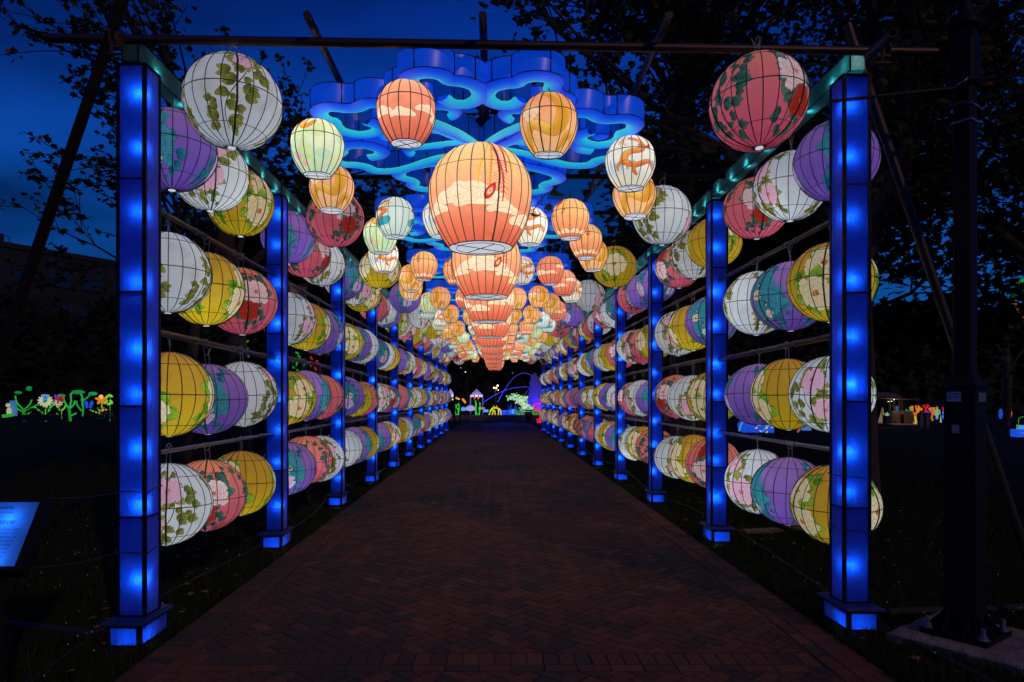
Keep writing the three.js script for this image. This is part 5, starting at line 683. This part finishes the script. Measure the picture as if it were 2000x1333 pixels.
{ // right: pavilion, coral garden, wave display
  const z = 42, u = sc(z), g = (n, l, c, px, py, zz = z, gr) => displayAt(n, l, c, px, py, zz, gr);
  const pv = g('park_pavilion', 'small open pavilion with brick piers and lit ceiling at the right', 'pavilion', 1736, 829); const br = std([0.22, 0.15, 0.08], 0.9, { map: T.grain });
  obj('roof', [box(64 * u, 2 * u, 3, -2 * u, 50 * u, 0).rotateZ(-0.06), facet(new THREE.CylinderGeometry(20 * u, 46 * u, 10 * u, 4, 1).rotateY(Math.PI / 4).scale(1, 1, 0.5).translate(-4 * u, 57 * u, -0.4))], std([0.07, 0.05, 0.04], 0.9), pv);
  for (const [x, w, h] of [[7, 8, 26], [27, 17, 26]]) { const p = new THREE.Group(); p.name = 'pier'; p.position.set(x * u, 0, 0.4); pv.add(p); for (let k = 0; k < 10; k++) obj('brick', box(w * u, (h / 10 - 0.3) * u, 0.5, 0, (k + 0.5) * h / 10 * u, 0), br, p); }
  for (const x of [-26, 6, 14, 25, 30]) obj('post', box(1.4 * u, 50 * u, 0.14, x * u, 25 * u, -0.2), std([0.08, 0.06, 0.05]), pv);
  obj('floor', box(56 * u, 1.4 * u, 3.4, 0, 1 * u, 0.2), std([0.25, 0.18, 0.12], 0.9), pv); for (const [x, y] of [[-15, 46], [-9, 46.5], [-4, 49.5]]) { obj('ceiling_lamp', ball(x * u, (y - 1.6) * u, 0.8, 0.9 * u, 1.6, 0.6, 1, 8), glow([1, 0.8, 0.5], 2.2), pv); } lamp(pv, new THREE.Color(1, 0.75, 0.42), 1.4, -6 * u, 40 * u, 0.8, 4);
  const pc = g('painted_cone', 'pale yellow cone with a dark ring inside the pavilion', 'display', 1724, 826, 43.5); obj('cone', new THREE.ConeGeometry(8 * u, 33 * u, 24).translate(0, 16 * u, 0), glow([0.5, 0.4, 0.14], 0.3), pc); obj('ring', new THREE.TorusGeometry(4.5 * u, 0.8 * u, 6, 24).translate(0, 19 * u, 5 * u), M.dark, pc);
  const bl = g('lit_blue_tubes', 'lit blue tubes glowing behind the pavilion posts', 'display', 1753, 804, 43.5); for (const x of [-2.5, 0, 2.5]) obj('tube', rod(V(x * u, 0, 0), V(x * u, 11 * u, 0), 0.7 * u), GM('sky', 0.3), bl);
  const gc = g('lit_cactus', 'small lit green cactus in a dark tub in the pavilion', 'lit cactus', 1733, 813, 41, 'lit cactuses of the coral garden'); stems(gc, [[0, 0, 0, 7], [-2, 1, -3, 5], [2, 1, 3, 4]], u, GM('mint', 0.6), 0.9);
  const tub = g('planter_tub', 'dark square planter tub in the pavilion under the cactus', 'planter', 1733, 829, 41); obj('tub', box(10 * u, 14 * u, 0.4, 0, 8 * u, 0), M.dark, tub); obj('rim', box(11 * u, 1 * u, 0.44, 0, 15.2 * u, 0), M.blackmetal, tub);
  const coral = (l, px, py, k, s, seed, zz = 45) => { const t = g('lit_coral', l, 'lit coral', px, py, zz, 'lit corals of the coral garden'), r = rng(seed), q = sc(zz); const grow = (x, y, a, len, rad, lev) => { const x2 = x + Math.sin(a) * len, y2 = y + Math.cos(a) * len; obj('branch', tube([V(x * q, y * q, 0), V((x + x2) / 2 * q, (y + y2) / 2 * q, (r() - 0.5) * 0.3), V(x2 * q, y2 * q, 0)], rad * q, 6, 6), GM(k, lev ? 0.55 : 0.4), t); if (lev < 2) for (const d of [-0.5, 0.15, 0.55]) if (r() < 0.85) grow(x2, y2, a + d + (r() - 0.5) * 0.3, len * 0.65, rad * 0.7, lev + 1); }; grow(0, 0, 0.05, 15 * s, 2.2 * s, 0); };
  coral('tall lit orange coral with raised fingers', 1787, 829, 'orange', 1.12, 3); coral('lit red orange coral leaning like an arm', 1822, 822, 'orange', 0.85, 8); coral('small lit red coral behind the bins', 1808, 812, 'red', 0.7, 12); coral('lit violet coral low behind the bins', 1814, 820, 'violet', 0.6, 15); coral('small lit red coral beside the lamp post', 1845, 814, 'red', 0.6, 21);
  const cac = (l, px, py, k, h) => { const t = g('lit_cactus', l, 'lit cactus', px, py, 46, 'lit cactuses of the coral garden'), q = sc(46); obj('stem', ball(0, h / 2 * q, 0, 3.2 * q, 0.8, h / 6.4, 0.7), GM(k, 0.4), t); obj('arm', [tube([V(2 * q, h * 0.4 * q, 0), V(4.5 * q, h * 0.45 * q, 0), V(4.6 * q, h * 0.75 * q, 0)], 1.1 * q, 8, 6), tube([V(-2 * q, h * 0.3 * q, 0), V(-4.2 * q, h * 0.36 * q, 0), V(-4.3 * q, h * 0.6 * q, 0)], 1.1 * q, 8, 6)], GM(k, 0.4), t); };
  cac('dim lit green cactus nearest the pavilion', 1771, 816, 'green', 17); cac('lit teal blue cactus beside the tall orange coral', 1779, 814, 'teal', 19); cac('lit emerald cactus between coral and lamp post', 1831, 820, 'mint', 26);
  [[1783, 800, 'violet', 14, 'violet'], [1802, 812, 'blue', 18, 'deep blue'], [1812, 806, 'teal', 12, 'teal'], [1820, 806, 'red', 15, 'red'], [1828, 808, 'blue', 20, 'tall blue'], [1838, 814, 'white', 16, 'pale']].forEach(([px, py, k, h, n]) => { const t = g('lit_spire', n + ' lit spire among the corals of the coral garden', 'lit spire', px, py + 12, 46.5, 'lit spires of the coral garden'), q = sc(46.5); obj('spire', new THREE.ConeGeometry(1.7 * q, h * q, 7).translate(0, h * q / 2, 0), GM(k, 0.4), t); obj('bead', [ball(0, h * q, 0, 0.9 * q), ball(0, h * 0.4 * q, 1.0 * q, 0.8 * q)], GM(k === 'red' ? 'amber' : 'red', 0.5), t); });
  const yw = g('lit_seahorse', 'lit yellow curled seahorse shape at the coral foot', 'lit figure', 1788, 831, 43); obj('body', tube([V(0, 0, 0), V(2.5 * u, 4 * u, 0), V(1 * u, 9 * u, 0), V(0.5 * u, 13 * u, 0), V(-1 * u, 15 * u, 0)], 1.5 * u, 14, 8), GM('yellow', 0.6), yw); obj('tail', tube([V(0, 0, 0), V(-3 * u, 0.5 * u, 0), V(-4 * u, 3 * u, 0)], 0.8 * u, 8, 6), GM('amber', 0.5), yw);
  const bs = g('lit_striped_shell', 'lit blue and white striped shell beside the lamp post', 'lit figure', 1844, 820, 45); for (let i = 0; i < 5; i++) obj('stripe', ball(0, (2 + i * 4) * u, 0, 4 * u, 1 - i * 0.1, 0.55, 0.7), GM(i % 2 ? 'sky' : 'blue', 0.6), bs);
  [[1799, 'left'], [1811, 'right']].forEach(([px, n]) => { const t = g('wheeled_bin', n + ' one of two dark bins before the coral garden', 'bin', px, 838, 38), q = sc(38); obj('body', facet(new THREE.CylinderGeometry(5 * q, 4.3 * q, 27 * q, 4, 1).rotateY(Math.PI / 4).translate(0, 14 * q, 0)), std([0.03, 0.04, 0.05], 0.6), t); obj('lid', box(8 * q, 1.4 * q, 0.3, 0, 28.2 * q, 0), M.dark, t); });
  // far right edge
  const dk = (l, px, py, k, rx, ry) => { const t = g('lit_disc', l, 'lit disc', px, py, 44); obj('face', ball(0, 0, 0, rx * u, 1, ry / rx, 0.25, 16), GM(k, 0.45), t); obj('rim', new THREE.TorusGeometry(rx * u * 1.02, 0.5 * u, 6, 28).scale(1, ry / rx, 1), M.dark, t); };
  dk('lit blue disc partly behind a dark trunk', 1955, 809, 'blue', 5, 11); dk('dim lit orange disc with blossoms', 1974, 808, 'orange', 3.6, 9);
  const tk = thing('tree', 'slim dark trunk standing before the blue disc', 'tree', onGround(1966, 40)); obj('trunk', tube([V(0, -0.1, 0), V(0.1, 2, 0), V(-0.1, 5, 0)], 0.2, 12, 9), M.bark, tk); obj('bough', [tube([V(-0.02, 3, 0), V(0.8, 4.2, 0), V(1.6, 5, 0)], 0.08, 8, 6), tube([V(0, 3.6, 0), V(-0.8, 4.8, 0.2), V(-1.4, 5.2, 0)], 0.07, 8, 6)], M.bark, tk);
  const fb = g('lit_float', 'lit royal blue box with green tubes on top at the right edge', 'lit box', 1992, 854, 29), q = sc(29); obj('box_body', box(26 * q, 15 * q, 0.4, 2 * q, 7.5 * q, 0), GM('blue', 0.7), fb); for (const [x, h] of [[-5, 9], [-2, 9]]) obj('tube', rod(V(x * q, 15 * q, 0), V(x * q, (15 + h) * q, 0), 0.9 * q), GM('lime', 0.4), fb); obj('pale_panel', box(9 * q, 8 * q, 0.1, 5 * q, 19 * q, 0), GM('sky', 0.6), fb); obj('arch', tube([V(-2 * q, 26 * q, 0), V(-1 * q, 36 * q, 0), V(8 * q, 40 * q, 0)], 0.5 * q, 12, 6), GM('green', 0.6), fb); obj('spot', [ball(-3 * q, 8 * q, 0.22, 0.5 * q), ball(1 * q, 8 * q, 0.22, 0.5 * q)], GM('white', 0.8), fb);
  const pt = g('lit_palm', 'lit palm with an orange trunk and green fronds at the right edge', 'lit palm', 2010, 640, 20), pq = sc(20); obj('trunk', tube([V(8 * pq, -40 * pq, 0), V(0, 0, 0), V(-16 * pq, 30 * pq, 0), V(-28 * pq, 52 * pq, 0)], 3.2 * pq, 20, 8), GM('orange', 0.22), pt); for (const [x, y, a] of [[-20, 62, 0.5], [-8, 76, -0.3], [-28, 70, 1.0], [4, 84, -0.6], [-14, 90, 0.2]]) obj('frond', ball(0, 0, 0, 15 * pq, 1, 0.35, 0.4, 10).rotateZ(a).translate(x * pq, y * pq, 0), GM(y > 80 ? 'green' : 'deep', y > 80 ? 0.35 : 0.12), pt);
  // wave display seen under the right lanterns
  const wv = g('lit_wave', 'lit blue wave with small orange fish, seen under the right lanterns', 'lit wave', 1482, 844, 33), wq = sc(33); obj('wave_body', [ball(-10 * wq, 12 * wq, 0, 24 * wq, 1.3, 0.75, 0.4, 18), ball(20 * wq, 6 * wq, 0.1, 20 * wq, 1.2, 0.7, 0.4, 16)], GM('blue', 0.6), wv); obj('wave_crest', [tube([V(-44 * wq, 2 * wq, 0.4), V(-38 * wq, 18 * wq, 0.4), V(-22 * wq, 26 * wq, 0.5), V(0, 20 * wq, 0.5), V(10 * wq, 8 * wq, 0.5)], 1.6 * wq, 24, 6), tube([V(0, 2 * wq, 0.5), V(10 * wq, 12 * wq, 0.5), V(26 * wq, 14 * wq, 0.5), V(38 * wq, 6 * wq, 0.4)], 1.2 * wq, 20, 6)], GM('sky', 0.6), wv); for (const [x, y, a] of [[-16, 9, 0.3], [-8, 3, -0.6], [4, 9, 1.1], [4, 1, 0.8], [14, 10, 0.2], [34, 9, 0]]) obj('fish', ball(0, 0, 0, 3 * wq, 1, 0.4, 0.4, 8).rotateZ(a).translate(x * wq, y * wq, 0.75), GM(x % 3 ? 'amber' : 'white', 0.8), wv);
  const tc = (l, px, k) => { const t = g('lit_sea_plant', l, 'lit plant', px, 845, 33); for (let i = 0; i < 5; i++) obj('bead', ball((i % 2) * 2.6 * wq, (1.5 + i * 3.2) * wq, 0, 2.2 * wq), GM(k, 0.35), t); }; tc('lit teal beaded sea plant right of the wave', 1538, 'teal'); tc('lit teal sea plant in the second place right of the wave', 1546, 'mint'); tc('lit pink beaded sea plant beside the pale box', 1559, 'pink');
  const pb = g('lit_pale_box', 'lit pale blue box standing right of the wave', 'lit box', 1575, 838, 33.5); obj('box_body', box(15 * wq, 14 * wq, 0.3, 0, 4 * wq, 0), GM('sky', 0.35), pb); obj('box_rim', [box(16 * wq, 1 * wq, 0.34, 0, 11.5 * wq, 0), box(16 * wq, 1 * wq, 0.34, 0, -3.5 * wq, 0)], M.dark, pb);
}
{ // between the left columns: framed notice, glowing vine leaves; trunk and wooden peg behind the right lanterns
  const p = at(583, 590, 11), t = thing('notice_board', 'brown framed notice board behind the second left column', 'board', [p.x, 0, p.z], 0.2); const h = EYE + (PY - 590) * 11 / FOC, q = sc(11);
  obj('panel', box(32 * q, 62 * q, 0.03, 0, h, 0), std([0.30, 0.17, 0.09], 0.7), t); obj('frame', [box(38 * q, 4 * q, 0.06, 0, h + 32 * q, 0), box(38 * q, 4 * q, 0.06, 0, h - 32 * q, 0), box(4 * q, 60 * q, 0.06, -17.5 * q, h, 0), box(4 * q, 60 * q, 0.06, 17.5 * q, h, 0)], M.dark, t); for (const s of [-1, 1]) obj('post', box(0.07, h, 0.07, s * 17 * q, h / 2 - 0.1, -0.06), M.dark, t);
  const vine = (l, px, py, n, seed, k) => { const v = displayAt('lit_vine', l, 'lit vine', px, py, 16, 'lit vines beyond the left wall'), r = rng(seed), w = sc(16); const pts = []; for (let i = 0; i < n; i++) pts.push(V((r() - 0.5) * 14 * w, -i * 7 * w, 0)); obj('stem', tube(pts, 0.012, 24, 4), M.dark, v); for (const a of pts) obj('leaf', ball(0, 0, 0, 4 * w, 1.2, 0.5, 0.3, 7).rotateZ(r() * 3).translate(a.x + (r() - 0.5) * 6 * w, a.y, 0.05), GM(k, 0.35), v); };
  vine('lit green vine hanging between first and second left columns', 482, 668, 7, 3, 'green'); vine('lit green vine left of the third left column', 580, 690, 8, 5, 'green'); vine('lit green vine low beside the third left column', 600, 705, 6, 7, 'deep'); vine('lit dim red vine near the third left column', 612, 700, 4, 9, 'red');
  const w = thing('timber_peg', 'square timber stake in the grass behind the front right lanterns', 'stake', onGround(1556, 8.6)); obj('stake', box(0.14, 0.42, 0.14, 0, 0.2, 0), std([0.24, 0.15, 0.07], 0.9, { map: T.grain }), w); obj('plank', box(0.5, 0.03, 0.16, -0.55, 0.02, 0.1).rotateY(0.2), std([0.2, 0.15, 0.1], 0.9, { map: T.grain }), w);
}
scene.traverse((o) => { if (o.isMesh) { o.castShadow = true; o.receiveShadow = true; } });
renderer.render(scene, camera);
